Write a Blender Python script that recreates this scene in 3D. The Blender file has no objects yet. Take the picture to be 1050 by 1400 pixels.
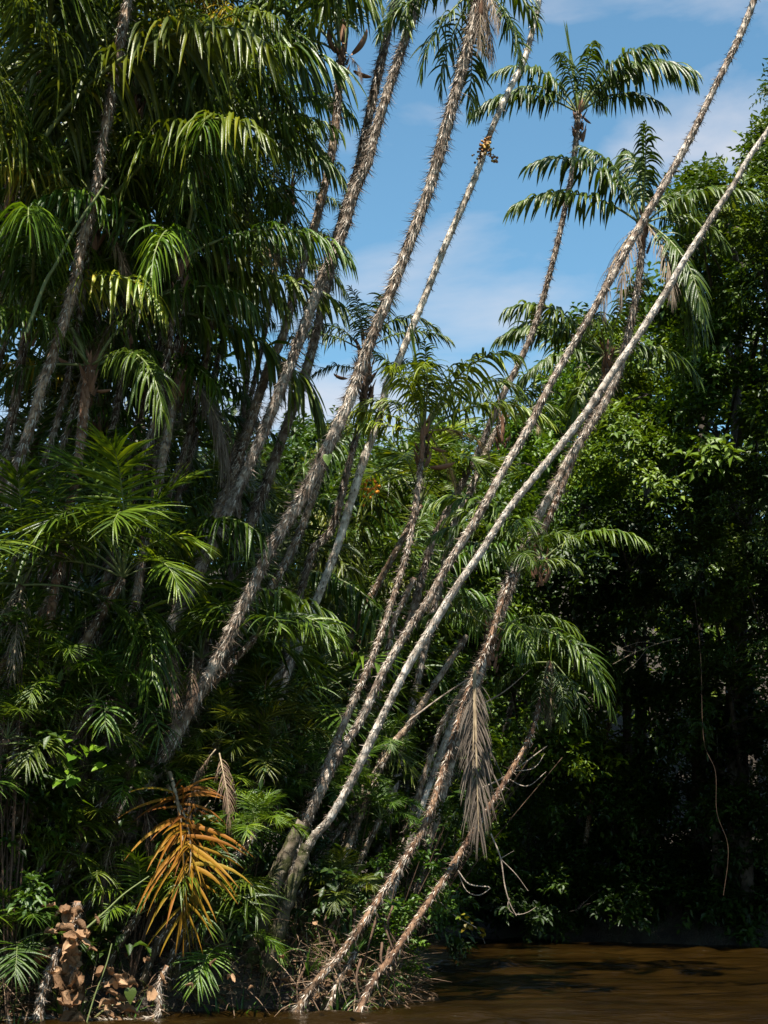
import bpy, math, random
import numpy as np
from mathutils import Vector

# ------------------------------------------------------------------ camera, world, sun
scene = bpy.context.scene
COL = scene.collection
F = 2220.0                                    # focal length in photograph pixels (1050 x 1400)
PITCH = math.atan(494.0 / F)
CAMZ = 1.375
cam = bpy.data.cameras.new('camera')
cam.sensor_fit = 'VERTICAL'
cam.sensor_height = 24.0
cam.lens = 24.0 * F / 1400.0
cam.clip_start = 0.1
cam.clip_end = 3000
camo = bpy.data.objects.new('camera', cam)
COL.objects.link(camo)
camo.location = (0, 0, CAMZ)
camo.rotation_euler = (math.pi / 2 + PITCH, 0, 0)
scene.camera = camo

SUN_DIR = Vector((-0.06, -0.40, 0.91)).normalized()      # towards the sun
SUN_EL = math.asin(SUN_DIR.z)
SUN_AZ = math.atan2(SUN_DIR.x, SUN_DIR.y)
world = bpy.data.worlds.new('World')
scene.world = world
world.use_nodes = True
wn, wl = world.node_tree.nodes, world.node_tree.links
wn.clear()
w_out = wn.new('ShaderNodeOutputWorld')
w_bg = wn.new('ShaderNodeBackground')
w_bg.inputs['Strength'].default_value = 0.064
sky = wn.new('ShaderNodeTexSky')
sky.sky_type = 'NISHITA'
sky.sun_disc = False
sky.sun_elevation = SUN_EL
sky.sun_rotation = SUN_AZ
sky.air_density = 1.0
sky.dust_density = 0.1
sky.ozone_density = 1.0
w_tc = wn.new('ShaderNodeTexCoord')
w_map = wn.new('ShaderNodeMapping')
w_map.inputs['Scale'].default_value = (2.2, 2.2, 6.5)
w_map.inputs['Location'].default_value = (0.35, 0.1, 1.37)
w_n1 = wn.new('ShaderNodeTexNoise')
w_n1.inputs['Scale'].default_value = 2.1
w_n1.inputs['Detail'].default_value = 7
w_n1.inputs['Roughness'].default_value = 0.52
w_n1.inputs['Distortion'].default_value = 0.25
w_r = wn.new('ShaderNodeValToRGB')
w_r.color_ramp.elements[0].position = 0.46
w_r.color_ramp.elements[0].color = (0, 0, 0, 1)
w_r.color_ramp.elements[1].position = 0.70
w_r.color_ramp.elements[1].color = (0.75, 0.75, 0.75, 1)
w_mix = wn.new('ShaderNodeMix')
w_mix.data_type = 'RGBA'
w_mix.inputs['B'].default_value = (4.3, 4.25, 4.5, 1)
wl.new(w_tc.outputs['Generated'], w_map.inputs['Vector'])
wl.new(w_map.outputs['Vector'], w_n1.inputs['Vector'])
wl.new(w_n1.outputs['Fac'], w_r.inputs['Fac'])
wl.new(w_r.outputs['Color'], w_mix.inputs['Factor'])
w_tint = wn.new('ShaderNodeMix')
w_tint.data_type = 'RGBA'
w_tint.blend_type = 'MULTIPLY'
w_tint.inputs['Factor'].default_value = 1.0
w_tint.inputs['B'].default_value = (0.72, 1.0, 0.97, 1)
wl.new(sky.outputs['Color'], w_tint.inputs['A'])
wl.new(w_tint.outputs['Result'], w_mix.inputs['A'])
wl.new(w_mix.outputs['Result'], w_bg.inputs['Color'])
wl.new(w_bg.outputs['Background'], w_out.inputs['Surface'])

sun = bpy.data.lights.new('sun', 'SUN')
sun.energy = 5.0
sun.angle = math.radians(0.53)
sun.color = (1.0, 0.94, 0.84)
suno = bpy.data.objects.new('sun', sun)
COL.objects.link(suno)
suno.rotation_euler = SUN_DIR.to_track_quat('Z', 'Y').to_euler()

vs = scene.view_settings
vs.view_transform = 'Standard'
vs.look = 'None'
vs.exposure = 1.58
vs.gamma = 1.0
vs.use_curve_mapping = False
scene.cycles.max_bounces = 4
scene.cycles.diffuse_bounces = 1
scene.cycles.glossy_bounces = 2
scene.cycles.transmission_bounces = 1
scene.cycles.transparent_max_bounces = 4

RNG = np.random.default_rng(7)
random.seed(7)
rad = math.radians


def P(px, py, d):
    """photograph pixel at world depth d -> world point"""
    u, v = (px - 525.0) / F, (700.0 - py) / F
    s = d / (math.cos(PITCH) - v * math.sin(PITCH))
    return np.array([u * s, d, CAMZ + s * (math.sin(PITCH) + v * math.cos(PITCH))])


def mpp(d):
    return d / F


# ------------------------------------------------------------------ materials
def new_mat(name):
    m = bpy.data.materials.new(name)
    m.use_nodes = True
    nt = m.node_tree
    nt.nodes.clear()
    out = nt.nodes.new('ShaderNodeOutputMaterial')
    return m, nt.nodes, nt.links, out


def ramp(nodes, stops):
    r = nodes.new('ShaderNodeValToRGB')
    e = r.color_ramp.elements
    while len(e) < len(stops):
        e.new(0.5)
    for k, (p, c) in enumerate(stops):
        e[k].position = p
        e[k].color = (*c, 1)
    return r


def leaf_mat(name, stops, rough=0.36, transl=0.3, tcol=(1.35, 1.25, 0.5), spec=0.5, vein=0.35):
    """leaf: colour from the per-leaf value 'var', the object's own random number and tint"""
    m, n, l, out = new_mat(name)
    at = n.new('ShaderNodeAttribute'); at.attribute_name = 'var'
    oi = n.new('ShaderNodeObjectInfo')
    tc = n.new('ShaderNodeTexCoord')
    nz = n.new('ShaderNodeTexNoise'); nz.inputs['Scale'].default_value = 9.0; nz.inputs['Detail'].default_value = 3
    l.new(tc.outputs['Object'], nz.inputs['Vector'])
    a = n.new('ShaderNodeMath'); a.operation = 'MULTIPLY_ADD'
    a.inputs[1].default_value = 0.25; l.new(oi.outputs['Random'], a.inputs[0])
    b = n.new('ShaderNodeMath'); b.operation = 'MULTIPLY_ADD'; b.inputs[1].default_value = 0.62
    l.new(at.outputs['Fac'], b.inputs[0]); l.new(a.outputs[0], b.inputs[2])
    c = n.new('ShaderNodeMath'); c.operation = 'MULTIPLY_ADD'; c.inputs[1].default_value = 0.3
    c.inputs[2].default_value = -0.12
    l.new(nz.outputs['Fac'], c.inputs[0]); l.new(c.outputs[0], a.inputs[2])
    r = ramp(n, stops); l.new(b.outputs[0], r.inputs['Fac'])
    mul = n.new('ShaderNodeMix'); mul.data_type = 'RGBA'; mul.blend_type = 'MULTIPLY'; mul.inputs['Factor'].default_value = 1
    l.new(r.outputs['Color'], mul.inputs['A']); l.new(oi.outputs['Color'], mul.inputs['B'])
    p = n.new('ShaderNodeBsdfPrincipled')
    p.inputs['Roughness'].default_value = rough
    p.inputs['Specular IOR Level'].default_value = spec
    l.new(mul.outputs['Result'], p.inputs['Base Color'])
    t = n.new('ShaderNodeBsdfTranslucent')
    tm = n.new('ShaderNodeMix'); tm.data_type = 'RGBA'; tm.blend_type = 'MULTIPLY'; tm.inputs['Factor'].default_value = 1
    tm.inputs['B'].default_value = (*tcol, 1)
    tm.clamp_result = False
    l.new(mul.outputs['Result'], tm.inputs['A']); l.new(tm.outputs['Result'], t.inputs['Color'])
    ms = n.new('ShaderNodeMixShader'); ms.inputs['Fac'].default_value = transl
    l.new(p.outputs['BSDF'], ms.inputs[1]); l.new(t.outputs['BSDF'], ms.inputs[2])
    # fine lengthwise relief
    bz = n.new('ShaderNodeTexNoise'); bz.inputs['Scale'].default_value = 60.0
    l.new(tc.outputs['Object'], bz.inputs['Vector'])
    bp = n.new('ShaderNodeBump'); bp.inputs['Strength'].default_value = vein; bp.inputs['Distance'].default_value = 0.01
    l.new(bz.outputs['Fac'], bp.inputs['Height']); l.new(bp.outputs['Normal'], p.inputs['Normal'])
    l.new(ms.outputs['Shader'], out.inputs['Surface'])
    return m


M_PALM = leaf_mat('palm_leaflet', [(0.0, (0.014, 0.029, 0.003)), (0.35, (0.040, 0.072, 0.005)),
                                   (0.68, (0.092, 0.132, 0.008)), (0.90, (0.158, 0.180, 0.012)),
                                   (1.0, (0.190, 0.190, 0.035))], rough=0.38, transl=0.30, spec=0.34)
M_YELLOW = leaf_mat('yellowing_leaflet', [(0.0, (0.09, 0.15, 0.015)), (0.4, (0.20, 0.20, 0.018)),
                                          (0.75, (0.42, 0.29, 0.03)), (1.0, (0.40, 0.16, 0.03))], rough=0.4, transl=0.35,
                    tcol=(1.2, 1.1, 0.6))
M_ORANGE = leaf_mat('orange_dead_leaflet', [(0.0, (0.09, 0.10, 0.008)), (0.28, (0.26, 0.17, 0.014)),
                                            (0.6, (0.24, 0.105, 0.011)), (1.0, (0.10, 0.032, 0.008))], spec=0.15, rough=0.6, transl=0.25,
                    tcol=(1.2, 0.9, 0.6))
M_DEAD = leaf_mat('dry_leaflet', [(0.0, (0.060, 0.042, 0.028)), (0.5, (0.16, 0.12, 0.085)), (1.0, (0.34, 0.28, 0.21))],
                  rough=0.65, transl=0.12, tcol=(1.1, 0.9, 0.7), spec=0.25)
M_BROAD = leaf_mat('broad_leaf', [(0.0, (0.014, 0.030, 0.003)), (0.4, (0.036, 0.072, 0.005)),
                                  (0.75, (0.085, 0.132, 0.009)), (0.93, (0.150, 0.182, 0.014)),
                                  (1.0, (0.20, 0.17, 0.03))], rough=0.46, transl=0.25, spec=0.35)
M_GRASS = leaf_mat('grass_blade', [(0.0, (0.03, 0.075, 0.012)), (0.4, (0.05, 0.10, 0.014)),
                                   (0.6, (0.11, 0.10, 0.04)), (1.0, (0.20, 0.14, 0.08))], rough=0.4, transl=0.3)
M_LITTER = leaf_mat('dried_leaf', [(0.0, (0.045, 0.026, 0.014)), (0.5, (0.135, 0.078, 0.040)), (1.0, (0.30, 0.20, 0.12))],
                    rough=0.7, transl=0.08, tcol=(1.1, 0.8, 0.6), spec=0.2, vein=0.8)


def bark_mat(name, dark, mid, pale, ring=True, scale=14.0, moss=None, rough=0.85):
    m, n, l, out = new_mat(name)
    tc = n.new('ShaderNodeTexCoord')
    oi = n.new('ShaderNodeObjectInfo')
    mp = n.new('ShaderNodeMapping'); mp.inputs['Scale'].default_value = (1.0, 1.0, 0.55)
    l.new(tc.outputs['Object'], mp.inputs['Vector'])
    n1 = n.new('ShaderNodeTexNoise'); n1.inputs['Scale'].default_value = scale; n1.inputs['Detail'].default_value = 6
    n1.inputs['Roughness'].default_value = 0.7
    l.new(mp.outputs['Vector'], n1.inputs['Vector'])
    n2 = n.new('ShaderNodeTexNoise'); n2.inputs['Scale'].default_value = 2.6; n2.inputs['Detail'].default_value = 3
    l.new(tc.outputs['Object'], n2.inputs['Vector'])
    s = n.new('ShaderNodeMath'); s.operation = 'MULTIPLY_ADD'; s.inputs[1].default_value = 0.65
    l.new(n1.outputs['Fac'], s.inputs[0])
    s2 = n.new('ShaderNodeMath'); s2.operation = 'MULTIPLY'; s2.inputs[1].default_value = 0.55
    l.new(n2.outputs['Fac'], s2.inputs[0]); l.new(s2.outputs[0], s.inputs[2])
    fac = s.outputs[0]
    hgt = n1.outputs['Fac']
    if ring:
        at = n.new('ShaderNodeAttribute'); at.attribute_name = 'along'
        wob = n.new('ShaderNodeMath'); wob.operation = 'MULTIPLY_ADD'; wob.inputs[1].default_value = 0.22
        l.new(n1.outputs['Fac'], wob.inputs[0]); l.new(at.outputs['Fac'], wob.inputs[2])
        f = n.new('ShaderNodeMath'); f.operation = 'MULTIPLY'; f.inputs[1].default_value = 48.0
        l.new(wob.outputs[0], f.inputs[0])
        sn = n.new('ShaderNodeMath'); sn.operation = 'SINE'; l.new(f.outputs[0], sn.inputs[0])
        ad = n.new('ShaderNodeMath'); ad.operation = 'MULTIPLY_ADD'; ad.inputs[1].default_value = 0.04
        l.new(sn.outputs[0], ad.inputs[0]); l.new(fac, ad.inputs[2])
        fac = ad.outputs[0]
        hh = n.new('ShaderNodeMath'); hh.operation = 'MULTIPLY_ADD'; hh.inputs[1].default_value = 0.25
        l.new(sn.outputs[0], hh.inputs[0]); l.new(n1.outputs['Fac'], hh.inputs[2]); hgt = hh.outputs[0]
    r = ramp(n, [(0.42, dark), (0.57, mid), (0.72, pale)])
    l.new(fac, r.inputs['Fac'])
    mul = n.new('ShaderNodeMix'); mul.data_type = 'RGBA'; mul.blend_type = 'MULTIPLY'; mul.inputs['Factor'].default_value = 1
    l.new(r.outputs['Color'], mul.inputs['A']); l.new(oi.outputs['Color'], mul.inputs['B'])
    colr = mul.outputs['Result']
    if ring:
        sn_ = n.new('ShaderNodeMath'); sn_.operation = 'MULTIPLY_ADD'; sn_.inputs[1].default_value = 1.3
        l.new(n2.outputs['Fac'], sn_.inputs[0]); l.new(at.outputs['Fac'], sn_.inputs[2])
        mrg = n.new('ShaderNodeMapRange'); mrg.inputs['From Min'].default_value = 0.9; mrg.inputs['From Max'].default_value = 3.1
        mrg.inputs['To Min'].default_value = 0.85; mrg.inputs['To Max'].default_value = 0.0
        l.new(sn_.outputs[0], mrg.inputs['Value'])
        ms_ = n.new('ShaderNodeMix'); ms_.data_type = 'RGBA'; ms_.inputs['B'].default_value = (0.040, 0.033, 0.017, 1)
        l.new(mrg.outputs['Result'], ms_.inputs['Factor']); l.new(colr, ms_.inputs['A']); colr = ms_.outputs['Result']
    if moss:
        mn = n.new('ShaderNodeTexNoise'); mn.inputs['Scale'].default_value = 7.0; mn.inputs['Detail'].default_value = 5
        l.new(tc.outputs['Object'], mn.inputs['Vector'])
        mr = ramp(n, [(0.44, (0, 0, 0)), (0.56, (1, 1, 1))]); l.new(mn.outputs['Fac'], mr.inputs['Fac'])
        mm = n.new('ShaderNodeMix'); mm.data_type = 'RGBA'; mm.inputs['B'].default_value = (*moss, 1)
        l.new(mr.outputs['Color'], mm.inputs['Factor']); l.new(colr, mm.inputs['A']); colr = mm.outputs['Result']
    p = n.new('ShaderNodeBsdfPrincipled'); p.inputs['Roughness'].default_value = rough
    p.inputs['Specular IOR Level'].default_value = 0.25
    l.new(colr, p.inputs['Base Color'])
    bp = n.new('ShaderNodeBump'); bp.inputs['Strength'].default_value = 0.9; bp.inputs['Distance'].default_value = 0.02
    l.new(hgt, bp.inputs['Height']); l.new(bp.outputs['Normal'], p.inputs['Normal'])
    l.new(p.outputs['BSDF'], out.inputs['Surface'])
    return m


M_TRUNK = bark_mat('palm_trunk', (0.045, 0.030, 0.022), (0.17, 0.125, 0.09), (0.46, 0.40, 0.33))
M_PALE = bark_mat('pale_palm_trunk', (0.10, 0.075, 0.055), (0.36, 0.31, 0.25), (0.62, 0.57, 0.50), scale=9)
M_WET = bark_mat('reddish_palm_trunk', (0.035, 0.020, 0.013), (0.13, 0.072, 0.042), (0.25, 0.16, 0.10))
M_MOSSY = bark_mat('mossy_palm_trunk', (0.035, 0.026, 0.018), (0.10, 0.075, 0.05), (0.26, 0.21, 0.16), moss=(0.032, 0.034, 0.008))
M_BARK = bark_mat('tree_bark', (0.018, 0.013, 0.009), (0.045, 0.034, 0.025), (0.09, 0.075, 0.06), ring=False, scale=8)
M_TWIG = bark_mat('dry_twig', (0.10, 0.075, 0.055), (0.22, 0.17, 0.13), (0.36, 0.29, 0.23), ring=False, scale=20)
M_ROOT = bark_mat('root', (0.018, 0.011, 0.007), (0.05, 0.030, 0.018), (0.11, 0.065, 0.04), ring=False, scale=10)


def simple_var(name, stops, rough=0.6, spec=0.3):
    m, n, l, out = new_mat(name)
    at = n.new('ShaderNodeAttribute'); at.attribute_name = 'var'
    tc = n.new('ShaderNodeTexCoord')
    nz = n.new('ShaderNodeTexNoise'); nz.inputs['Scale'].default_value = 25.0
    l.new(tc.outputs['Object'], nz.inputs['Vector'])
    a = n.new('ShaderNodeMath'); a.operation = 'MULTIPLY_ADD'; a.inputs[1].default_value = 0.4
    l.new(nz.outputs['Fac'], a.inputs[0])
    b = n.new('ShaderNodeMath'); b.operation = 'MULTIPLY'; b.inputs[1].default_value = 0.8
    l.new(at.outputs['Fac'], b.inputs[0]); l.new(b.outputs[0], a.inputs[2])
    r = ramp(n, stops); l.new(a.outputs[0], r.inputs['Fac'])
    p = n.new('ShaderNodeBsdfPrincipled'); p.inputs['Roughness'].default_value = rough
    p.inputs['Specular IOR Level'].default_value = spec
    l.new(r.outputs['Color'], p.inputs['Base Color'])
    l.new(p.outputs['BSDF'], out.inputs['Surface'])
    return m


M_SPINE = simple_var('trunk_spine', [(0.1, (0.025, 0.017, 0.012)), (0.5, (0.14, 0.10, 0.07)), (1.0, (0.50, 0.44, 0.36))], 0.55)
M_STALK = simple_var('frond_stalk', [(0.0, (0.05, 0.075, 0.02)), (1.0, (0.17, 0.19, 0.07))], 0.45)
M_DSTALK = simple_var('dry_stalk', [(0.0, (0.11, 0.075, 0.04)), (1.0, (0.34, 0.26, 0.16))], 0.7)
M_HUSK = simple_var('woody_husk', [(0.0, (0.06, 0.028, 0.015)), (1.0, (0.24, 0.12, 0.065))], 0.6)
M_FLOWER = simple_var('orange_petal', [(0.0, (0.55, 0.16, 0.01)), (1.0, (0.75, 0.30, 0.02))], 0.5)
M_FRUIT = simple_var('fruit', [(0.0, (0.10, 0.04, 0.015)), (0.7, (0.25, 0.11, 0.03)), (1.0, (0.38, 0.25, 0.05))], 0.5)


def ground_mat():
    m, n, l, out = new_mat('bank_soil')
    tc = n.new('ShaderNodeTexCoord')
    a = n.new('ShaderNodeTexNoise'); a.inputs['Scale'].default_value = 3.0; a.inputs['Detail'].default_value = 8
    b = n.new('ShaderNodeTexNoise'); b.inputs['Scale'].default_value = 28.0; b.inputs['Detail'].default_value = 4
    l.new(tc.outputs['Object'], a.inputs['Vector']); l.new(tc.outputs['Object'], b.inputs['Vector'])
    r = ramp(n, [(0.35, (0.016, 0.011, 0.007)), (0.55, (0.034, 0.024, 0.014)), (0.7, (0.022, 0.030, 0.010))])
    l.new(a.outputs['Fac'], r.inputs['Fac'])
    p = n.new('ShaderNodeBsdfPrincipled'); p.inputs['Roughness'].default_value = 0.9
    l.new(r.outputs['Color'], p.inputs['Base Color'])
    bp = n.new('ShaderNodeBump'); bp.inputs['Strength'].default_value = 1.0; bp.inputs['Distance'].default_value = 0.06
    l.new(b.outputs['Fac'], bp.inputs['Height']); l.new(bp.outputs['Normal'], p.inputs['Normal'])
    l.new(p.outputs['BSDF'], out.inputs['Surface'])
    return m


def water_mat():
    m, n, l, out = new_mat('river_water')
    tc = n.new('ShaderNodeTexCoord')
    mp = n.new('ShaderNodeMapping'); mp.inputs['Scale'].default_value = (0.8, 2.4, 1.0)
    l.new(tc.outputs['Object'], mp.inputs['Vector'])
    a = n.new('ShaderNodeTexNoise'); a.inputs['Scale'].default_value = 7.0; a.inputs['Detail'].default_value = 6
    a.inputs['Distortion'].default_value = 0.4
    b = n.new('ShaderNodeTexNoise'); b.inputs['Scale'].default_value = 0.7; b.inputs['Detail'].default_value = 3
    l.new(mp.outputs['Vector'], a.inputs['Vector']); l.new(mp.outputs['Vector'], b.inputs['Vector'])
    r = ramp(n, [(0.35, (0.0060, 0.0032, 0.0006)), (0.65, (0.0135, 0.0072, 0.0014))])
    l.new(b.outputs['Fac'], r.inputs['Fac'])
    ad = n.new('ShaderNodeMath'); ad.operation = 'MULTIPLY_ADD'; ad.inputs[1].default_value = 1.6
    l.new(b.outputs['Fac'], ad.inputs[0]); l.new(a.outputs['Fac'], ad.inputs[2])
    p = n.new('ShaderNodeBsdfPrincipled'); p.inputs['Roughness'].default_value = 0.07
    p.inputs['IOR'].default_value = 1.33
    l.new(r.outputs['Color'], p.inputs['Base Color'])
    bp = n.new('ShaderNodeBump'); bp.inputs['Strength'].default_value = 0.7; bp.inputs['Distance'].default_value = 0.05
    l.new(ad.outputs[0], bp.inputs['Height']); l.new(bp.outputs['Normal'], p.inputs['Normal'])
    l.new(p.outputs['BSDF'], out.inputs['Surface'])
    return m


M_GROUND = ground_mat()
M_WATER = water_mat()


# ------------------------------------------------------------------ mesh helpers
def mesh_np(name, V, faces, mats, var=None, along=None, smooth=False, midx=None):
    """faces: list of int arrays, each (n, k)"""
    me = bpy.data.meshes.new(name)
    V = np.asarray(V, dtype=np.float32)
    me.vertices.add(len(V))
    me.vertices.foreach_set('co', V.ravel())
    faces = [np.asarray(f, dtype=np.int32) for f in faces if len(f)]
    nl = sum(f.size for f in faces)
    nf = sum(len(f) for f in faces)
    me.loops.add(nl)
    me.loops.foreach_set('vertex_index', np.concatenate([f.ravel() for f in faces]))
    me.polygons.add(nf)
    tot = np.concatenate([np.full(len(f), f.shape[1], dtype=np.int32) for f in faces])
    st = np.concatenate([[0], np.cumsum(tot)[:-1]]).astype(np.int32)
    me.polygons.foreach_set('loop_start', st)
    if smooth:
        me.polygons.foreach_set('use_smooth', np.ones(nf, dtype=bool))
    if not isinstance(mats, (list, tuple)):
        mats = [mats]
    for m in mats:
        me.materials.append(m)
    if midx is not None:
        me.polygons.foreach_set('material_index', np.asarray(midx, dtype=np.int32))
    for nm, arr in (('var', var), ('along', along)):
        if arr is not None:
            at = me.attributes.new(nm, 'FLOAT', 'POINT')
            at.data.foreach_set('value', np.asarray(arr, dtype=np.float32))
    me.update(calc_edges=True)
    return me


def link(name, me, parent=None, loc=None, rot=None, scale=None, color=None):
    o = bpy.data.objects.new(name, me)
    COL.objects.link(o)
    if parent is not None:
        o.parent = parent
    if loc is not None:
        o.location = tuple(float(q) for q in loc)
    if rot is not None:
        o.rotation_euler = rot
    if scale is not None:
        o.scale = (scale,) * 3 if np.isscalar(scale) else scale
    if color is not None:
        o.color = (*color, 1)
    return o


def tag(o, label=None, cat=None, group=None, kind=None):
    if label: o['label'] = label
    if cat: o['category'] = cat
    if group: o['group'] = group
    if kind: o['kind'] = kind
    return o


def empty(name, loc, label, cat, group=None):
    e = bpy.data.objects.new(name, None)
    e.empty_display_size = 0.2
    COL.objects.link(e)
    e.location = tuple(float(q) for q in loc)
    return tag(e, label, cat, group)


def norm(a):
    return a / np.maximum(np.linalg.norm(a, axis=-1, keepdims=True), 1e-9)


def spline(pts, step):
    """Catmull-Rom through pts, resampled to an even step"""
    p = np.asarray(pts, float)
    if len(p) == 2:
        p = np.array([p[0], (p[0] + p[1]) / 2, p[1]])
    q = np.vstack([2 * p[0] - p[1], p, 2 * p[-1] - p[-2]])
    out = []
    for i in range(1, len(q) - 2):
        t = np.linspace(0, 1, 24, endpoint=False)[:, None]
        a, b, c, d = q[i - 1], q[i], q[i + 1], q[i + 2]
        out.append(0.5 * ((2 * b) + (-a + c) * t + (2 * a - 5 * b + 4 * c - d) * t ** 2 + (-a + 3 * b - 3 * c + d) * t ** 3))
    out.append(p[-1:])
    c = np.vstack(out)
    s = np.concatenate([[0], np.cumsum(np.linalg.norm(np.diff(c, axis=0), axis=1))])
    n = max(3, int(s[-1] / step) + 1)
    t = np.linspace(0, s[-1], n)
    return np.stack([np.interp(t, s, c[:, k]) for k in range(3)], 1), t


def frames(C):
    T = norm(np.gradient(C, axis=0))
    ref = np.array([0.0, 1.0, 0.0]) if abs(T[0][1]) < 0.85 else np.array([1.0, 0, 0])
    A = norm(np.cross(T, ref)); B = np.cross(T, A)
    return T, A, B


def tube(C, R, sides=8, jit=0.0, rng=RNG):
    """returns V, quads, caps for a tube along C"""
    n = len(C)
    R = np.broadcast_to(np.asarray(R, float), (n,))
    T, A, B = frames(C)
    th = np.linspace(0, 2 * np.pi, sides, endpoint=False)
    rr = R[:, None] * (1 + jit * rng.normal(size=(n, sides)))
    V = C[:, None, :] + rr[..., None] * (np.cos(th)[None, :, None] * A[:, None, :] + np.sin(th)[None, :, None] * B[:, None, :])
    i = np.arange(n - 1)[:, None] * sides
    j = np.arange(sides)[None, :]
    k = (j + 1) % sides
    Q = np.stack([i + j, i + k, i + sides + k, i + sides + j], -1).reshape(-1, 4)
    caps = np.array([np.arange(sides)[::-1], (n - 1) * sides + np.arange(sides)])
    return V.reshape(-1, 3), Q, caps


class Bag:
    """collects tubes / blades into one mesh"""
    def __init__(self):
        self.V, self.Q, self.T, self.var, self.al, self.n = [], [], [], [], [], 0

    def add(self, V, quads=None, tris=None, var=None, along=None):
        V = np.asarray(V).reshape(-1, 3)
        if quads is not None and len(quads): self.Q.append(np.asarray(quads) + self.n)
        if tris is not None and len(tris): self.T.append(np.asarray(tris) + self.n)
        self.V.append(V)
        self.var.append(np.broadcast_to(0.5 if var is None else var, (len(V),)))
        self.al.append(np.broadcast_to(0.0 if along is None else along, (len(V),)))
        self.n += len(V)

    def tube(self, pts, r0, r1, sides=6, step=0.08, jit=0.05, var=None):
        C, t = spline(pts, step)
        R = np.linspace(r0, r1, len(C))
        V, Q, caps = tube(C, R, sides, jit)
        self.add(V, Q, var=var, along=np.repeat(t, sides))

    def mesh(self, name, mats, smooth=False):
        f = []
        if self.Q: f.append(np.vstack(self.Q))
        if self.T: f.append(np.vstack(self.T))
        return mesh_np(name, np.vstack(self.V), f, mats, np.concatenate(self.var), np.concatenate(self.al), smooth)


def blades(base, d0, length, width, droop, rng, nseg=5, wref=None, fold=0.28, dexp=1.25, prof=(0.45, 1.0, 0.95, 0.75, 0.42, 0.03), var=None):
    """many leaf blades at once, each a folded strip that bends under its weight. returns V, quads, var"""
    K = len(base)
    d0 = norm(d0)
    L = np.broadcast_to(length, (K,)); W = np.broadcast_to(width, (K,)); D = np.broadcast_to(droop, (K,))
    g = np.array([0, 0, -1.0])
    pos = base.copy()
    if wref is None:
        wref = np.cross(d0, np.array([0, 0, 1.0])) + 1e-4
    wref = np.broadcast_to(wref, (K, 3))
    tw = rng.normal(0, 0.5, (K, 1))
    if var is None:
        var = rng.random(K)
    prof = np.interp(np.linspace(0, 1, nseg + 1), np.linspace(0, 1, len(prof)), prof)
    rows = []
    for s in range(nseg + 1):
        t = s / nseg
        d = norm(d0 + g * (D * t ** dexp)[:, None])
        w = norm(wref - (wref * d).sum(-1, keepdims=True) * d)
        nn = np.cross(d, w)
        ang = tw * t
        w2 = w * np.cos(ang) + nn * np.sin(ang)
        nn = np.cross(d, w2)
        hw = (W * prof[s] * 0.5)[:, None]
        rows.append(np.stack([pos - w2 * hw, pos - nn * hw * fold * 2, pos + w2 * hw], 1))
        pos = pos + d * (L / nseg)[:, None]
    V = np.stack(rows, 1)                      # K, nseg+1, 3, 3
    st = (nseg + 1) * 3
    k = np.arange(K)[:, None, None] * st
    s = np.arange(nseg)[None, :, None] * 3
    c = np.arange(2)[None, None, :]
    a = k + s + c
    Q = np.stack([a, a + 1, a + 4, a + 3], -1).reshape(-1, 4)
    return V.reshape(-1, 3), Q, np.repeat(var, st)


def leaves(base, d, up, length, width, rng, var, fold=0.22, curl=0.2, cheap=False):
    """simple broad leaves: 6 vertices, 4 triangles each"""
    K = len(base)
    d = norm(d)
    w = norm(np.cross(d, up)); n = np.cross(w, d)
    L = np.broadcast_to(length, (K,))[:, None]; W = np.broadcast_to(width, (K,))[:, None] * 0.5
    mid = base + d * L * 0.45
    tip = base + d * L - n * L * curl
    lf = mid + w * W + n * W * fold * 2
    rt = mid - w * W + n * W * fold * 2
    if cheap:
        V = np.stack([base, lf, tip, rt], 1).reshape(-1, 3)
        k = np.arange(K)[:, None] * 4
        T = (k[:, :, None] + np.array([[0, 2, 1], [0, 3, 2]])[None]).reshape(-1, 3)
        return V, T, np.repeat(var, 4)
    V = np.stack([base, lf, tip, rt, mid], 1).reshape(-1, 3)
    k = np.arange(K)[:, None] * 5
    T = (k[:, :, None] + np.array([[0, 4, 1], [1, 4, 2], [0, 3, 4], [4, 3, 2]])[None]).reshape(-1, 3)
    return V, T, np.repeat(var, 5)


# ------------------------------------------------------------------ ground and water
XE = np.array([(-60, -30), (-30, -14), (5, -8), (12, -6), (15.6, -4.3), (16.9, -2.9), (17.45, -0.7), (17.9, 0.0), (19.2, 0.2), (25, 0.35),
               (33, 0.5), (36, 0.7), (60, 0.7)])
YF = np.array([(-80, 36.8), (0.7, 36.8), (3, 35.2), (8, 31.8), (14, 27.5), (30, 16), (80, -20), (400, -200)])


def land(x, y):
    dl = np.interp(y, XE[:, 0], XE[:, 1]) - x
    df = (y - np.interp(x, YF[:, 0], YF[:, 1])) * 0.8
    return np.maximum(np.minimum(dl, 1e3), df)


def gz(x, y):
    x = np.asarray(x, float); y = np.asarray(y, float)
    d = land(x, y)
    bump = 0.10 * np.sin(x * 2.3 + 1.3 * np.sin(y * 1.1)) + 0.08 * np.sin(y * 2.9 + x * 0.7) + 0.05 * np.sin(x * 6.1 + y * 4.3)
    up = 14.0 * (1 - np.exp(-np.maximum(y - 44, 0) / 16.0)) + 1.45 * (1 - np.exp(-np.maximum(d, 0) * 0.8)) + 0.10 * np.clip(d, 0, 14) + 0.03 * np.clip(d - 14, 0, 300)
    dn = np.clip(d * 0.6, -1.6, 0)
    return np.where(d > 0, up - 0.06 + bump * np.clip(d, 0, 1), dn - 0.06)


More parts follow.
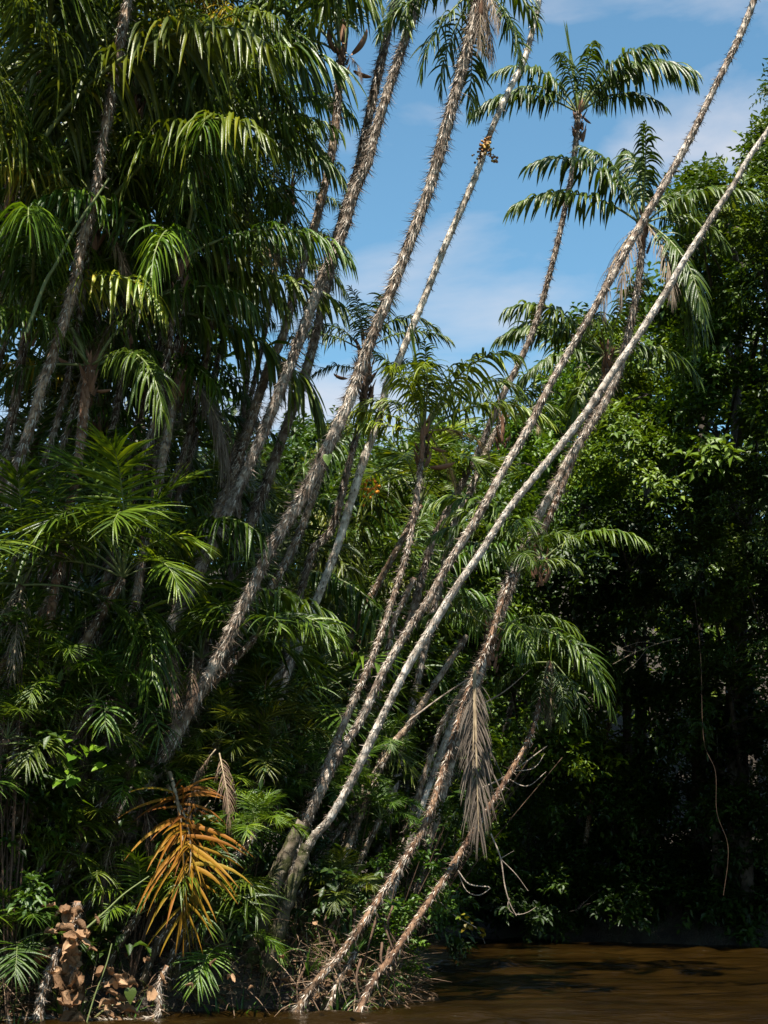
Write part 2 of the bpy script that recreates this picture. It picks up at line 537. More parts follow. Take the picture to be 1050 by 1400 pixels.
gx = np.concatenate([-np.geomspace(400, 12, 22), np.linspace(-11.5, 11.5, 160), np.geomspace(12, 400, 22)])
gy = np.concatenate([np.linspace(-120, 10, 26), np.linspace(10.5, 40, 190), np.geomspace(41, 600, 30)])
X, Y = np.meshgrid(gx, gy)
V = np.stack([X, Y, gz(X, Y)], -1).reshape(-1, 3)
nx, ny = len(gx), len(gy)
ii = (np.arange(ny - 1)[:, None] * nx + np.arange(nx - 1)[None, :])
Q = np.stack([ii, ii + 1, ii + nx + 1, ii + nx], -1).reshape(-1, 4)
tag(link('ground', mesh_np('ground', V, [Q], M_GROUND, smooth=True)), 'dark wooded river bank soil under the palms and trees', kind='structure')
rw = np.random.default_rng(21)
wx = np.concatenate([[-400, -60, -20, -8], np.linspace(-4, 12, 200), [16, 24, 60, 400.]])
wy = np.concatenate([[-120, 0, 10, 14], np.linspace(15.5, 40, 330), [45, 60, 100, 600.]])
X, Y = np.meshgrid(wx, wy)
Z = X * 0
for k in range(60):
    lam = rw.uniform(0.22, 1.3)
    th = rw.normal(math.pi / 2, 0.45)
    Z += lam * 0.0075 * np.sin((X * math.cos(th) + Y * math.sin(th)) * 6.283 / lam + rw.uniform(0, 6.28) + 1.5 * np.sin(X * rw.uniform(.2, .7) + rw.uniform(0, 6)))
fade = np.clip((X + 4.5), 0, 1) * np.clip(12.5 - X, 0, 1) * np.clip(Y - 15, 0, 1) * np.clip(40.5 - Y, 0, 1)
patch = 0.55 + 0.45 * np.sin(Y * 0.9 + 0.6 * np.sin(X * 0.5)) * np.sin(Y * 0.37 + X * 0.3 + 1.0)
V = np.stack([X, Y, Z * fade * patch], -1).reshape(-1, 3)
nx, ny = len(wx), len(wy)
ii = (np.arange(ny - 1)[:, None] * nx + np.arange(nx - 1)[None, :])
Q = np.stack([ii, ii + 1, ii + nx + 1, ii + nx], -1).reshape(-1, 4)
tag(link('river_water', mesh_np('river_water', V, [Q], M_WATER, smooth=True)), 'muddy brown rippled river water', kind='structure')


# ------------------------------------------------------------------ palm fronds
def frond_meshes(style, cls, seed):
    """(leaflet mesh, stalk mesh) of one frond, growing from the origin along +X, world Z up"""
    r = np.random.default_rng(seed)
    S = dict(L=2.2, n=36, ll=0.56, lw=0.046, droop=2.0, pet=0.2, mat=M_PALM, smat=M_STALK, clus=0.5, rr=0.014)
    S.update({'slim': {}, 'long': dict(L=3.5, n=50, ll=0.92, lw=0.054, droop=3.2, pet=0.2, clus=0.6, rr=0.02),
              'comb': dict(L=2.2, n=38, ll=0.54, lw=0.058, droop=2.8, clus=0.35),
              'fan': dict(L=1.55, n=32, ll=0.66, lw=0.036, droop=0.55, pet=0.34, clus=0.2, rr=0.010),
              'strap': dict(L=1.5, n=19, ll=0.80, lw=0.050, droop=1.1, pet=0.25, clus=0.4, rr=0.012),
              'yellow': dict(L=2.9, n=44, ll=0.80, lw=0.046, droop=3.0, pet=0.18, mat=M_YELLOW, clus=0.5),
              'orange': dict(L=1.45, n=32, ll=0.70, lw=0.036, droop=0.9, pet=0.12, mat=M_ORANGE, smat=M_DSTALK, clus=0.9),
              'dead': dict(L=2.0, n=46, ll=0.62, lw=0.020, droop=2.2, pet=0.1, mat=M_DEAD, smat=M_DSTALK, clus=0.5),
              }[style])
    e0, arch = {'up': (82, 55), 'arch': (62, 100), 'side': (34, 82), 'low': (5, 75), 'hang': (-45, 42), 'drop': (-84, 6), 'flat': (15, 35)}[cls]
    e0 = rad(e0 + r.uniform(-6, 6)); arch = rad(arch * r.uniform(0.85, 1.15))
    ns = 40
    s = np.linspace(0, 1, ns)
    e = e0 - arch * s ** 1.35
    wob = np.cumsum(r.normal(0, 0.02, ns)) + r.uniform(-0.25, 0.25) * s
    T = np.stack([np.cos(e) * np.cos(wob), np.cos(e) * np.sin(wob), np.sin(e)], 1)
    C = np.vstack([np.zeros(3), np.cumsum(T[:-1], 0)]) * (S['L'] / (ns - 1))
    side0 = norm(np.cross(np.array([0, 0, 1.0]), T)) if cls != 'up' else norm(np.cross(np.array([0, 0, 1.0]) + np.array([0.3, 0, 0]), T))
    side0 = np.stack([-np.sin(wob), np.cos(wob), wob * 0], 1)
    N = norm(np.cross(T, side0))
    R = np.linspace(S['rr'] * 1.6, S['rr'] * 0.35, ns)
    V, Qs, caps = tube(C, R, 5, 0.0, r)
    stalk = mesh_np('stalk_' + style, V, [Qs], S['smat'], var=np.repeat(r.random(ns), 5), smooth=True)
    # leaflets
    n = S['n']
    u = np.tile((np.arange(n) + 0.5) / n, 2)
    sgn = np.repeat([1.0, -1.0], n)
    u = np.clip(u + S['clus'] / n * r.normal(0, 0.8, 2 * n), 0, 1)
    keep = r.random(2 * n) > 0.06
    u, sgn = u[keep], sgn[keep]
    sp = S['pet'] + (1 - S['pet']) * u
    f = lambda A: np.stack([np.interp(sp, s, A[:, k]) for k in range(3)], 1)
    base, t, nn, sd = f(C), norm(f(T)), norm(f(N)), norm(f(side0))
    a = np.interp(u, [0, 0.5, 1], [rad(82), rad(62), rad(22)]) + r.normal(0, 0.10 + 0.22 * S['clus'], len(u))
    if style == 'dead': a = a * (0.48 if cls == 'drop' else 0.5)
    lift = r.normal(0.12, 0.15 + 0.5 * S['clus'], len(u))
    d0 = t * np.cos(a)[:, None] + sd * (sgn * np.sin(a) * np.cos(lift))[:, None] + nn * (np.sin(a) * np.sin(lift))[:, None]
    ln = S['ll'] * (0.55 + 0.5 * np.sin(np.pi * np.clip(u * 0.85 + 0.12, 0, 1))) * r.uniform(0.82, 1.12, len(u)) * np.where(r.random(len(u)) < 0.07, r.uniform(0.3, 0.7, len(u)), 1.0)
    wd = S['lw'] * (0.65 + 0.4 * np.sin(np.pi * np.clip(u * 0.9 + 0.08, 0, 1))) * r.uniform(0.75, 1.2, len(u))
    dr = S['droop'] * r.uniform(0.6, 1.5, len(u))
    var = np.clip(r.normal(0.38, 0.24, len(u)), 0, 1)
    if style == 'orange': var = np.clip(0.80 - 1.1 * u * (0.4 + 0.6 * r.random(len(u))) + r.normal(0, .30, len(u)), 0, 1)
    V, Ql, va = blades(base, d0, ln, wd, dr, r, wref=t, var=var, nseg=6, dexp={'long': 0.75, 'yellow': 0.75, 'slim': 0.85, 'comb': 0.7}.get(style, 1.25))
    # tips dry out a little
    row = np.tile(np.repeat(np.arange(7), 3), len(u))
    va = np.clip(va + np.where(row >= 6, 0.30, 0) + np.where(row == 5, 0.08, 0), 0, 1)
    leafm = mesh_np('frond_' + style, V, [Ql], S['mat'], var=va)
    return leafm, stalk


_FR = {}


def frond(parent, style, cls, az, loc=(0, 0, 0), scale=1.0, tint=(1, 1, 1), tilt=0.0):
    k = random.randrange(3)
    key = (style, cls, k)
    if key not in _FR:
        _FR[key] = frond_meshes(style, cls, 1000 + hash(key[2] * 97 + len(_FR) * 13) % 9999)
    lm, sm = _FR[key]
    fl = scale * random.uniform(0.93, 1.07)
    o = link('frond', lm, parent, loc, (tilt + random.uniform(-0.08, 0.08), random.uniform(-0.06, 0.06), rad(az)),
             (fl, fl * random.choice((-1, 1)) if False else fl, fl), tint)
    link('stalk', sm, o)
    return o


def spear_mesh():
    r = np.random.default_rng(5)
    b = Bag()
    b.tube([(0, 0, 0), (0.01, 0, 0.6), (0.0, 0.02, 1.3)], 0.022, 0.004, 6, 0.1, 0.02, 0.6)
    base = np.stack([r.normal(0, 0.006, 10), r.normal(0, 0.006, 10), r.uniform(0.3, 0.95, 10)], 1)
    V, Qb, va = blades(base, np.stack([r.normal(0, .05, 10), r.normal(0, .05, 10), np.ones(10)], 1), 0.45, 0.022, 0.02, r)
    b.add(V, Qb, var=va)
    return b.mesh('spear_leaf', M_PALM)


SPEAR = spear_mesh()


def bract_mesh():
    """a boat-shaped woody husk, along +X"""
    ns, sd = 12, 10
    s = np.linspace(0, 1, ns)
    V = []
    for k in range(ns):
        w = 0.075 * math.sin(math.pi * min(1, 0.08 + 0.92 * s[k])) ** 0.7 + 0.006
        z = 0.10 * (s[k] - 0.5) ** 2
        for j in range(sd):
            a = math.pi * (1.08 * j / (sd - 1) - 0.04)
            V.append((s[k] * 0.5, math.cos(a) * w, z - math.sin(a) * w * 0.9))
    i = np.arange(ns - 1)[:, None] * sd + np.arange(sd - 1)[None, :]
    Qb = np.stack([i, i + 1, i + sd + 1, i + sd], -1).reshape(-1, 4)
    V = np.array(V)
    V2 = V * np.array([0.98, 0.86, 0.86]) + np.array([0.004, 0, 0.004])
    VV = np.vstack([V, V2])
    return mesh_np('bract', VV, [Qb, Qb[:, ::-1] + len(V)], M_HUSK, var=np.tile(np.repeat(np.linspace(0.3, 0.8, ns), sd), 2), smooth=True)


BRACT = bract_mesh()


def sheath_mesh(seed):
    """old leaf bases wrapped round the neck of the crown: split boots standing out from the stem"""
    r = np.random.default_rng(seed)
    K = 14
    az = r.uniform(0, 2 * np.pi, K)
    z = r.uniform(-0.45, 0.12, K)
    rd = np.stack([np.cos(az), np.sin(az), np.zeros(K)], 1)
    base = rd * 0.045 + np.stack([z * 0, z * 0, z], 1)
    d0 = rd * r.uniform(0.15, 0.6, (K, 1)) + np.array([0, 0, 1.0])
    V, Qb, va = blades(base, d0, r.uniform(0.10, 0.22, K), r.uniform(0.04, 0.065, K), 0.25, r, nseg=4,
                       wref=np.stack([-np.sin(az), np.cos(az), az * 0], 1), fold=0.5, prof=(0.9, 1.0, 0.8, 0.45, 0.1))
    return mesh_np('leaf_sheath', V, [Qb], M_HUSK, var=va * 0.7)


SHEATHS = [sheath_mesh(k) for k in range(3)]


def trunk_parts(root, C, t, r0, r1, mat, spine, rng, sp_len=0.09, tint=(1, 1, 1), flakes=1.0, base_flare=0.35):
    """trunk tube + spines, in coordinates of root (at C[0])"""
    C = C - C[0]
    n = len(C)
    R = np.linspace(r0, r1, n) * (1 + base_flare * np.exp(-t / 0.35))
    lowf = np.interp(t, np.arange(0, t[-1] + 1.2, 0.6), rng.normal(0, 0.055, len(np.arange(0, t[-1] + 1.2, 0.6))))
    R = R * (1 + lowf)
    ringp = 0.5 + 0.5 * np.sin(t * 48.0 + 2.0 * np.sin(t * 1.7))
    R = R * (0.89 + 0.05 * ringp) * (1 + 0.03 * rng.normal(size=n))
    sides = 12
    V, Qt, caps = tube(C, R, sides, 0.03, rng)
    tr = link('trunk', mesh_np('trunk', V, [Qt, caps], mat, along=np.repeat(t, sides), var=np.repeat(rng.random(n), sides), smooth=True), root, color=tint)
    # spines and shaggy flakes
    T, A, B = frames(C)
    Ltot = t[-1]
    bag = Bag()
    for (num, ang, ln, wd, lo, hi) in ((int(330 * spine * Ltot), (35, 85), sp_len * 1.0, 0.009, 0.0, 0.4),
                                       (int(330 * flakes * Ltot), (8, 36), sp_len * 0.8, 0.012, 0.2, 1.0)):
        if num < 1: continue
        # rows of spines sit in bands
        u = rng.random(num)
        dens_ = np.interp(u * Ltot, np.arange(0, Ltot + 1, 0.35), rng.uniform(0.25, 1.0, len(np.arange(0, Ltot + 1, 0.35))))
        u = np.where(rng.random(num) < dens_, u, rng.random(num))
        u = np.clip((np.round(u * Ltot / 0.13) * 0.13 + rng.normal(0, 0.03, num)) / Ltot, 0.01, 0.995)
        idx = u * (n - 1)
        f = lambda M: np.stack([np.interp(idx, np.arange(n), M[:, k]) for k in range(3)], 1)
        c, tt, aa, bb = f(C), norm(f(T)), norm(f(A)), norm(f(B))
        rr = np.interp(idx, np.arange(n), R)[:, None]
        th = rng.uniform(0, 2 * np.pi, num)[:, None]
        rd = np.cos(th) * aa + np.sin(th) * bb
        a = np.radians(rng.uniform(*ang, num))[:, None]
        tang = norm(np.cross(tt, rd))
        d = -tt * np.cos(a) + rd * np.sin(a) + tang * rng.normal(0, 0.22, (num, 1))
        d = norm(d)
        L = (ln * rng.uniform(0.45, 1.35, num))[:, None]
        w = norm(np.cross(d, rd) + rng.normal(0, 0.2, (num, 3))) * wd * rng.uniform(0.6, 1.4, (num, 1)) * 0.5
        b0 = c + rd * rr * 0.96
        VV = np.stack([b0 - w, b0 + w, b0 + d * L], 1).reshape(-1, 3)
        TT = np.arange(num * 3).reshape(-1, 3)
        bag.add(VV, None, TT, var=np.repeat(np.clip(rng.uniform(lo, hi, num), 0, 1), 3))
    if bag.n:
        s = link('spines', bag.mesh('spines', M_SPINE), tr)
        s['kind'] = 'stuff'
    return tr


def palm(pix, d0, d1, w0, w1, label, group=None, fronds=(), mat=None, spine=1.0, flakes=1.0, sp_len=0.09, tint=(1, 1, 1),
         spear=False, bracts=(), sheath=True, name='spiny_palm', seed=0, style='slim', ground=True, ltint=(1, 1, 1), fscale=1.0, water=False):
    """pix: trunk centre line in photograph pixels, base first; depth runs d0 -> d1; widths in pixels.
    fronds: (azimuth, class[, scale[, style]])"""
    rng = np.random.default_rng(seed + 11)
    pix = np.asarray(pix, float)
    ln = np.concatenate([[0], np.cumsum(np.linalg.norm(np.diff(pix, axis=0), axis=1))])
    dep = d0 + (d1 - d0) * ln / ln[-1]
    pts = [P(x, y, d) for (x, y), d in zip(pix, dep)]
    if ground:                                   # carry the stem on down into the bank
        dirn = norm(pts[0] - pts[1])
        dirn = norm(dirn * np.array([0.6, 0.6, 1.0]))
        if dirn[2] > -0.3: dirn = norm(np.array([dirn[0], dirn[1], -0.6]))
        for k in range(200):
            q = pts[0] + dirn * 0.06 * k
            if q[2] < gz(q[0], q[1]) - 0.15: break
        while not water and land(q[0], q[1]) < 0.12:
            q = q - np.array([0.08, 0, 0]); q[2] = gz(q[0], q[1]) - 0.12
        if k > 0: pts.insert(0, q)
    C, t = spline(pts, 0.055)
    root = empty(name, C[0], label, 'palm tree', group)
    trunk_parts(root, C, t, w0 * 0.355 * mpp(d0), w1 * 0.355 * mpp(d1), mat or M_TRUNK, spine, rng, sp_len, tint, flakes)
    top = C[-1] - C[0]
    if fronds or spear:
        dirn = norm(C[-1] - C[-4])
        if sheath:
            for k in range(2):
                link('leaf_sheath', SHEATHS[(seed + k) % 3], root, top - dirn * 0.1 * k, (0, 0, rng.uniform(0, 6)), fscale)
        for fr in fronds:
            az, cls = fr[0], fr[1]
            sc = fr[2] if len(fr) > 2 else 1.0
            st = fr[3] if len(fr) > 3 else style
            frond(root, st, cls, az, top + np.array([math.cos(rad(az)), math.sin(rad(az)), 0]) * 0.04 * fscale, sc * fscale, ltint)
        if spear:
            link('spear_leaf', SPEAR, root, top, (rng.uniform(-.1, .1), rng.uniform(-.12, .05), 0), fscale * 1.1, ltint)
    for (bx, by, az, el, sc) in bracts:
        q = P(bx, by, d1) - C[0]
        link('bract', BRACT, root, q, (0, -rad(el), rad(az)), sc)
    return root, C


def ring_crown(n, seed, mix=('up', 'arch', 'arch', 'side', 'side', 'low', 'hang'), s=1.0, style=None):
    r = random.Random(seed)
    out = []
    for k in range(n):
        c = mix[min(len(mix) - 1, int(k / n * len(mix)))]
        e = ((k * 137.5 + r.uniform(-18, 18) + seed * 41) % 360, c, s * r.uniform(0.85, 1.12))
        if style: e = e + (style,)
        out.append(e)
    return out


# ------------------------------------------------------------------ the leaning palms of the near bank
TALL = 'tall leaning palms of the near bank'
palm([(183, 1118), (198, 1081), (244, 997), (297, 902), (343, 807), (373, 745), (415, 677), (449, 609), (476, 551), (502, 479), (537, 392), (563, 324),
      (590, 248), (613, 164), (640, 62), (652, 5), (656, -15)], 17.2, 16.4, 27, 23,
     'thickest leaning palm trunk, shaggy with spines, dry thatch hanging under its crown', TALL,
     [(185, 'hang', 0.55), (150, 'hang', 0.6), (20, 'hang', 0.5), (340, 'hang', 0.5), (100, 'hang', 0.6), (170, 'low', 0.6),
      (285, 'drop', 0.4, 'dead'), (320, 'drop', 0.45, 'dead'), (350, 'drop', 0.42, 'dead'), (300, 'hang', 0.36, 'dead'), (320, 'up', .5), (80, 'up', .5), (190, 'up', .5)],
     spine=1.25, sp_len=0.11, flakes=1.2, seed=1, tint=(1.1, 1.05, 1.0))
palm([(95, 1190), (115, 1130), (141, 1066), (171, 978), (198, 929), (225, 870), (255, 815), (282, 761), (324, 673), (362, 586), (400, 490), (418, 440), (441, 380),
      (468, 320), (483, 267), (502, 221), (518, 164), (540, 95), (571, 0), (585, -60)], 18.0, 17.4, 25, 21,
     'dark spiny leaning palm trunk crossing in front of a parallel thinner one against the sky', TALL,
     [(180, 'low', 0.9), (350, 'hang', 0.7), (240, 'hang', 0.75), (40, 'arch'), (120, 'arch'), (270, 'arch'), (20, 'low', 0.8)],
     spine=1.3, sp_len=0.11, seed=2)
palm([(280, 880), (300, 830), (324, 761), (361, 670), (388, 593), (419, 506), (441, 418), (455, 350), (480, 260), (491, 225), (506, 152), (522, 80),
      (540, 0), (552, -60)], 19.0, 18.6, 22, 19,
     'slender dark palm trunk passing behind a thicker spiny one and rising beside it', TALL,
     [(180, 'low'), (140, 'arch'), (30, 'arch'), (250, 'arch')], spine=1.2, sp_len=0.11, seed=3, tint=(0.6, 0.55, 0.5))
palm([(262, 790), (286, 723), (312, 666), (335, 601), (366, 506), (388, 456), (407, 381), (426, 324), (441, 267), (453, 213), (460, 160), (464, 107),
      (468, 72)], 18.6, 18.4, 21, 17,
     'brown shaggy leaning palm topped by dark husks and split leaf bases', TALL,
     [(190, 'up', 0.9), (170, 'arch', 1.0), (215, 'arch', 0.9), (150, 'side', 0.8), (90, 'up', 0.9), (20, 'up', 0.9), (235, 'up', 0.8), (330, 'hang', 0.25, 'dead')],
     spine=1.1, flakes=1.3, seed=4, tint=(0.75, 0.62, 0.5), bracts=[(482, 75, 15, 62, 0.85), (470, 60, 100, 75, 0.8), (457, 72, 170, 78, 0.75), (483, 98, 0, -20, 0.5)])
palm([(330, 862), (366, 810), (400, 750), (426, 685), (445, 628), (468, 575), (486, 520), (497, 478)], 18.9, 19.6, 17, 16,
     'thin brown palm close behind the thickest trunk, its crown arching at mid height', TALL,
     [(180, 'side', 0.5), (160, 'arch', 0.52), (100, 'up', 0.45), (250, 'up', 0.4), (30, 'arch', 0.55), (5, 'side', 0.55), (300, 'arch', 0.55)],
     spine=0.8, seed=5, tint=(0.9, 0.75, 0.6), bracts=[(474, 518, 140, 25, 0.5)])
palm([(395, 870), (400, 856), (415, 795), (430, 750), (455, 720), (476, 639), (491, 582), (497, 545), (503, 510)], 20.6, 20.3, 15, 15,
     'dark shaggy palm stem between the thickest trunk and the whitest trunk', TALL,
     [(20, 'side', 0.4), (170, 'side', 0.35)], spine=0.9, seed=6, tint=(0.7, 0.62, 0.55))
g_root, gC = palm([(305, 1085), (331, 1024), (361, 960), (384, 920), (407, 887), (434, 818), (460, 750), (480, 685), (499, 624), (518, 574), (529, 525), (540, 505), (563, 449), (582, 403),
      (609, 335), (636, 274), (655, 229), (670, 183), (693, 130), (716, 84), (731, 30), (737, 0), (745, -60)], 19.6, 18.6, 19, 12,
     'whitest slender palm trunk, pale below and thin against the sky, with a fruit cluster', TALL,
     [(200, 'up', .6), (30, 'up', .6), (300, 'up', .6), (100, 'up', .6)], mat=M_PALE, spine=0.55, flakes=0.45, sp_len=0.07, seed=7, tint=(1.2, 1.18, 1.15))
palm([(340, 1080), (358, 1038), (371, 1001), (389, 936), (402, 895), (420, 850)], 19.3, 19.4, 16, 14,
     'short pale broken palm stem standing beside the whitest trunk', None, [], mat=M_PALE, spine=0.5, flakes=1.2, seed=8, sheath=False)
CL = 'mossy-footed clump'
palm([(345, 1300), (372, 1222), (407, 1141), (430, 1093), (453, 1031), (480, 967), (502, 917), (518, 875), (540, 810), (556, 755), (567, 700), (575, 639), (579, 590)],
     17.8, 18.6, 16, 11, 'slim palm rising from the mossy clump to a bright green sunlit crown', TALL,
     [(180, 'flat', 0.52), (175, 'side', 0.55), (95, 'up', 0.55), (275, 'up', 0.55), (200, 'up', 0.5), (0, 'up', 0.5), (280, 'arch', 0.6), (5, 'side', 0.72), (320, 'arch', 0.72), (250, 'arch', 0.62),
      (20, 'arch', 0.66), (140, 'arch', 0.62), (345, 'low', 0.42, 'dead'), (20, 'hang', 0.4, 'dead')],
     spine=0.8, flakes=1.0, sp_len=0.075, seed=9, bracts=[(588, 640, 5, 12, 0.62), (590, 612, 20, -10, 0.4)], ltint=(2.0, 1.7, 0.9), spear=True,  # leaf tint raised to paint sunlight on a crown shaded from above
     tint=(0.95, 0.85, 0.78))
palm([(352, 1305), (380, 1225), (412, 1142), (441, 1077), (464, 1031), (495, 982), (521, 925), (552, 871), (582, 826), (617, 765), (656, 702), (688, 643), (722, 586),
      (757, 517), (795, 452), (837, 378), (852, 350), (882, 297), (909, 251), (943, 190), (974, 126), (1008, 57), (1031, 0), (1050, -60)], 17.9, 16.6, 18, 14,
     'long grey leaning palm trunk reaching the top of the sky over the river', TALL,
     [(30, 'arch'), (200, 'arch'), (300, 'arch')], spine=0.6, flakes=1.0, sp_len=0.06, seed=10, tint=(1.15, 1.12, 1.12))
palm([(366, 1300), (394, 1215), (426, 1149), (449, 1122), (480, 1069), (512, 1002), (537, 951), (563, 902), (594, 852), (624, 803), (659, 753), (690, 704), (726, 658), (764, 612),
      (802, 563), (840, 506), (879, 449), (915, 392), (932, 362), (978, 290), (1004, 251), (1023, 217), (1050, 179), (1090, 120)], 17.6, 16.2, 18, 13,
     'smooth pale leaning palm trunk running under and beside the longest grey one', TALL,
     [(30, 'arch'), (320, 'arch')], spine=0.4, flakes=0.55, sp_len=0.05, seed=11, mat=M_PALE, tint=(0.82, 0.80, 0.80))
palm([(520, 930), (540, 880), (560, 850), (590, 745), (624, 677), (655, 616), (674, 570), (693, 529), (707, 502), (730, 449), (749, 384), (765, 320), (777, 262), (781, 244), (787, 198), (791, 152)],
     22.5, 21.0, 16, 12, 'slim palm with an umbrella crown standing clear against the blue sky', TALL,
     [(180, 'side', 0.72), (190, 'arch', 0.66), (160, 'arch', 0.6), (75, 'arch', 0.62), (285, 'arch', 0.62), (320, 'arch', 0.7), (0, 'arch', 0.92), (350, 'arch', 0.85), (15, 'side', 0.6), (240, 'arch', 0.5)],
     spine=1.0, flakes=0.7, sp_len=0.08, seed=12, style='comb', spear=True, bracts=[(797, 160, 10, -40, 0.3)], ltint=(0.95, 0.95, 1.0), tint=(0.85, 0.8, 0.78))
palm([(640, 960), (666, 887), (693, 800), (738, 704), (760, 662), (780, 624), (818, 565), (845, 510), (865, 430), (876, 360), (879, 305)], 20.5, 20.2, 17, 16,
     'palm with bristling neck and dead frond skirt beside the right-leaning grey trunk'.replace('right-leaning ', ''), TALL,
     [(180, 'side', 0.85), (190, 'arch', 0.9), (150, 'up', 0.7), (100, 'up', 0.75), (20, 'side', 0.66), (350, 'side', 0.7), (40, 'arch', 0.7), (270, 'up', 0.6),
      (230, 'hang', 0.62, 'dead'), (200, 'hang', 0.66, 'dead'), (300, 'hang', 0.7, 'dead'), (340, 'hang', 0.85), (20, 'hang', 0.9), (310, 'hang', 0.8)],
     spine=1.2, flakes=0.7, seed=13, style='comb', spear=True, ltint=(0.95, 0.95, 0.95))
palm([(700, 800), (745, 720), (790, 610), (820, 540), (830, 485)], 22.5, 22.0, 14, 14,
     'palm with reddish neck whose long frond hangs out over the gap of sky', TALL,
     [(178, 'side', 0.8), (185, 'arch', 0.84), (200, 'low', 0.7), (250, 'side', 0.7), (300, 'arch', 0.7), (140, 'arch', 0.8), (20, 'side', 0.7), (225, 'hang', 0.7)],
     spine=0.6, seed=14, style='comb', tint=(0.8, 0.6, 0.5))
palm([(610, 760), (640, 680), (668, 610), (690, 572)], 23.0, 23.0, 13, 13,
     'low palm with crown of drooping fronds between two leaning trunks at mid height', None,
     [(180, 'side', 0.5), (200, 'arch', 0.45), (100, 'arch', 0.4), (0, 'arch', 0.45), (330, 'arch', 0.45), (30, 'side', 0.5), (280, 'side', 0.45), (300, 'low', 0.5, 'dead')],
     spine=0.6, seed=15, ltint=(1.2, 1.15, 0.9))
# stems that stand in the water
lr, lC = palm([(415, 1368), (460, 1312), (491, 1270), (518, 1229), (548, 1183), (579, 1133), (601, 1069), (620, 1008), (638, 950), (652, 915), (668, 878), (690, 812), (703, 782)], 17.25, 18.8, 17, 11,
     'palm rising from the water with a dry frond hanging down it like a broom', None,
     [(190, 'arch', 0.45), (340, 'arch', 0.45), (270, 'side', 0.4), (80, 'arch', 0.45), (20, 'side', 0.4)], spine=0.9, flakes=0.8, mat=M_WET, seed=16, sheath=False, water=True, tint=(1.1, 1.05, 1.0))
for az_, sc_ in ((250, 0.86), (300, 0.74), (200, 0.7)):
    frond(lr, 'dead', 'drop', az_, P(648 + 4 * math.cos(az_), 912, 18.05) - lC[0], sc_, (0.72, 0.74, 0.78))
palm([(495, 1373), (533, 1312), (563, 1267), (594, 1221), (624, 1175), (651, 1130), (681, 1084), (708, 1038), (726, 1003), (741, 951), (752, 905)], 17.05, 20.0, 16, 10,
     'reddish brown leaning palm stem standing in the river at the point of the bank', None,
     [(300, 'drop', 0.4, 'dead'), (200, 'drop', 0.35, 'dead'), (60, 'hang', 0.4), (240, 'hang', 0.4), (340, 'hang', .45), (290, 'hang', .4), (150, 'low', .35)],
     spine=0.4, flakes=0.35, mat=M_WET, seed=17, sheath=False, water=True, tint=(0.75, 0.7, 0.65), ltint=(0.6, 0.65, 0.55), style='slim')
palm([(590, 1030), (632, 945), (660, 895), (676, 860)], 19.8, 19.4, 13, 10, 'slim palm behind the dead palm holding one large sunlit frond out over the water', None,
     [(352, 'low', 0.78), (335, 'low', 0.74), (5, 'side', 0.5), (345, 'low', 0.7), (175, 'side', 0.45), (290, 'low', 0.5), (100, 'arch', 0.45), (230, 'arch', 0.4)], spine=0.5, flakes=0.6, seed=23,
     ltint=(1.1, 1.1, 0.95), tint=(.8, .7, .6))
palm([(455, 1362), (470, 1330), (488, 1300)], 17.4, 17.6, 12, 9, 'short reddish stump in the water between two leaning stems', None, [], mat=M_WET, spine=0.2, flakes=0.6,
     seed=18, water=True, sheath=False, name='palm_stump')
palm([(610, 1010), (640, 960), (657, 920), (678, 852), (693, 800), (706, 778), (722, 768), (742, 762)], 20.0, 20.4, 16, 10,
     'pale crooked palm stem behind the dead palm, bending over at its top', None,
     [(185, 'arch', 0.8), (200, 'side', 0.7), (160, 'arch', 0.7), (340, 'side', 0.6), (250, 'side', 0.6)], mat=M_PALE, spine=0.3, flakes=0.5, seed=19, ltint=(1.2, 1.25, 0.9))
palm([(520, 1050), (560, 990), (598, 930), (638, 870)], 19.2, 20.0, 14, 12, 'leaning dead stem broken off below the sunlit fronds', None, [], mat=M_TRUNK, spine=0.3, flakes=0.5,
     seed=20, sheath=False, name='palm_stump', tint=(0.8, 0.7, 0.6))
palm([(420, 1200), (452, 1150), (480, 1110), (505, 1060)], 18.6, 19.4, 14, 10, 'short dark leaning stem among the feet of the palm clump', None, [], spine=0.5, seed=21, sheath=False,
     name='palm_stump', tint=(0.6, 0.5, 0.4))
palm([(530, 890), (548, 830), (567, 790)], 20.5, 20.5, 11, 10, 'thin upright brown stem between the grey trunks and the slim palm', None, [], spine=0.4, seed=22, sheath=False,
     name='palm_stump', tint=(0.9, 0.7, 0.6))

# the thicket palms on the upstream side
TH = 'thicket palms with long drooping leaflets'
THL = 'thicket palm with long drooping leaflets and a hidden trunk'
palm([(-25, 790), (4, 708), (19, 658), (30, 616), (46, 570), (57, 529), (72, 487), (88, 437), (103, 385), (110, 343), (133, 248), (141, 190), (152, 133), (168, 38), (175, 0), (180, -60)], 16.5, 16.2, 27, 20,
     'brown shaggy trunk leaning through the dense palm thicket to the top of the picture', TH,
     ring_crown(7, 1, ('side', 'low', 'hang'), 0.9, 'long'), spine=0.6, flakes=1.3, sp_len=0.1, seed=30, tint=(1.0, 0.82, 0.68))
palm([(195, 760), (210, 690), (225, 616), (236, 555), (246, 505)], 17.8, 17.8, 21, 19, 'headless shaggy trunk in the thicket with dry thatch beside it', TH,
     [(330, 'hang', 0.6, 'dead'), (350, 'hang', 0.7, 'dead'), (10, 'hang', 0.75, 'dead')], spine=0.4, flakes=1.5, seed=31, tint=(0.9, 0.75, 0.62))
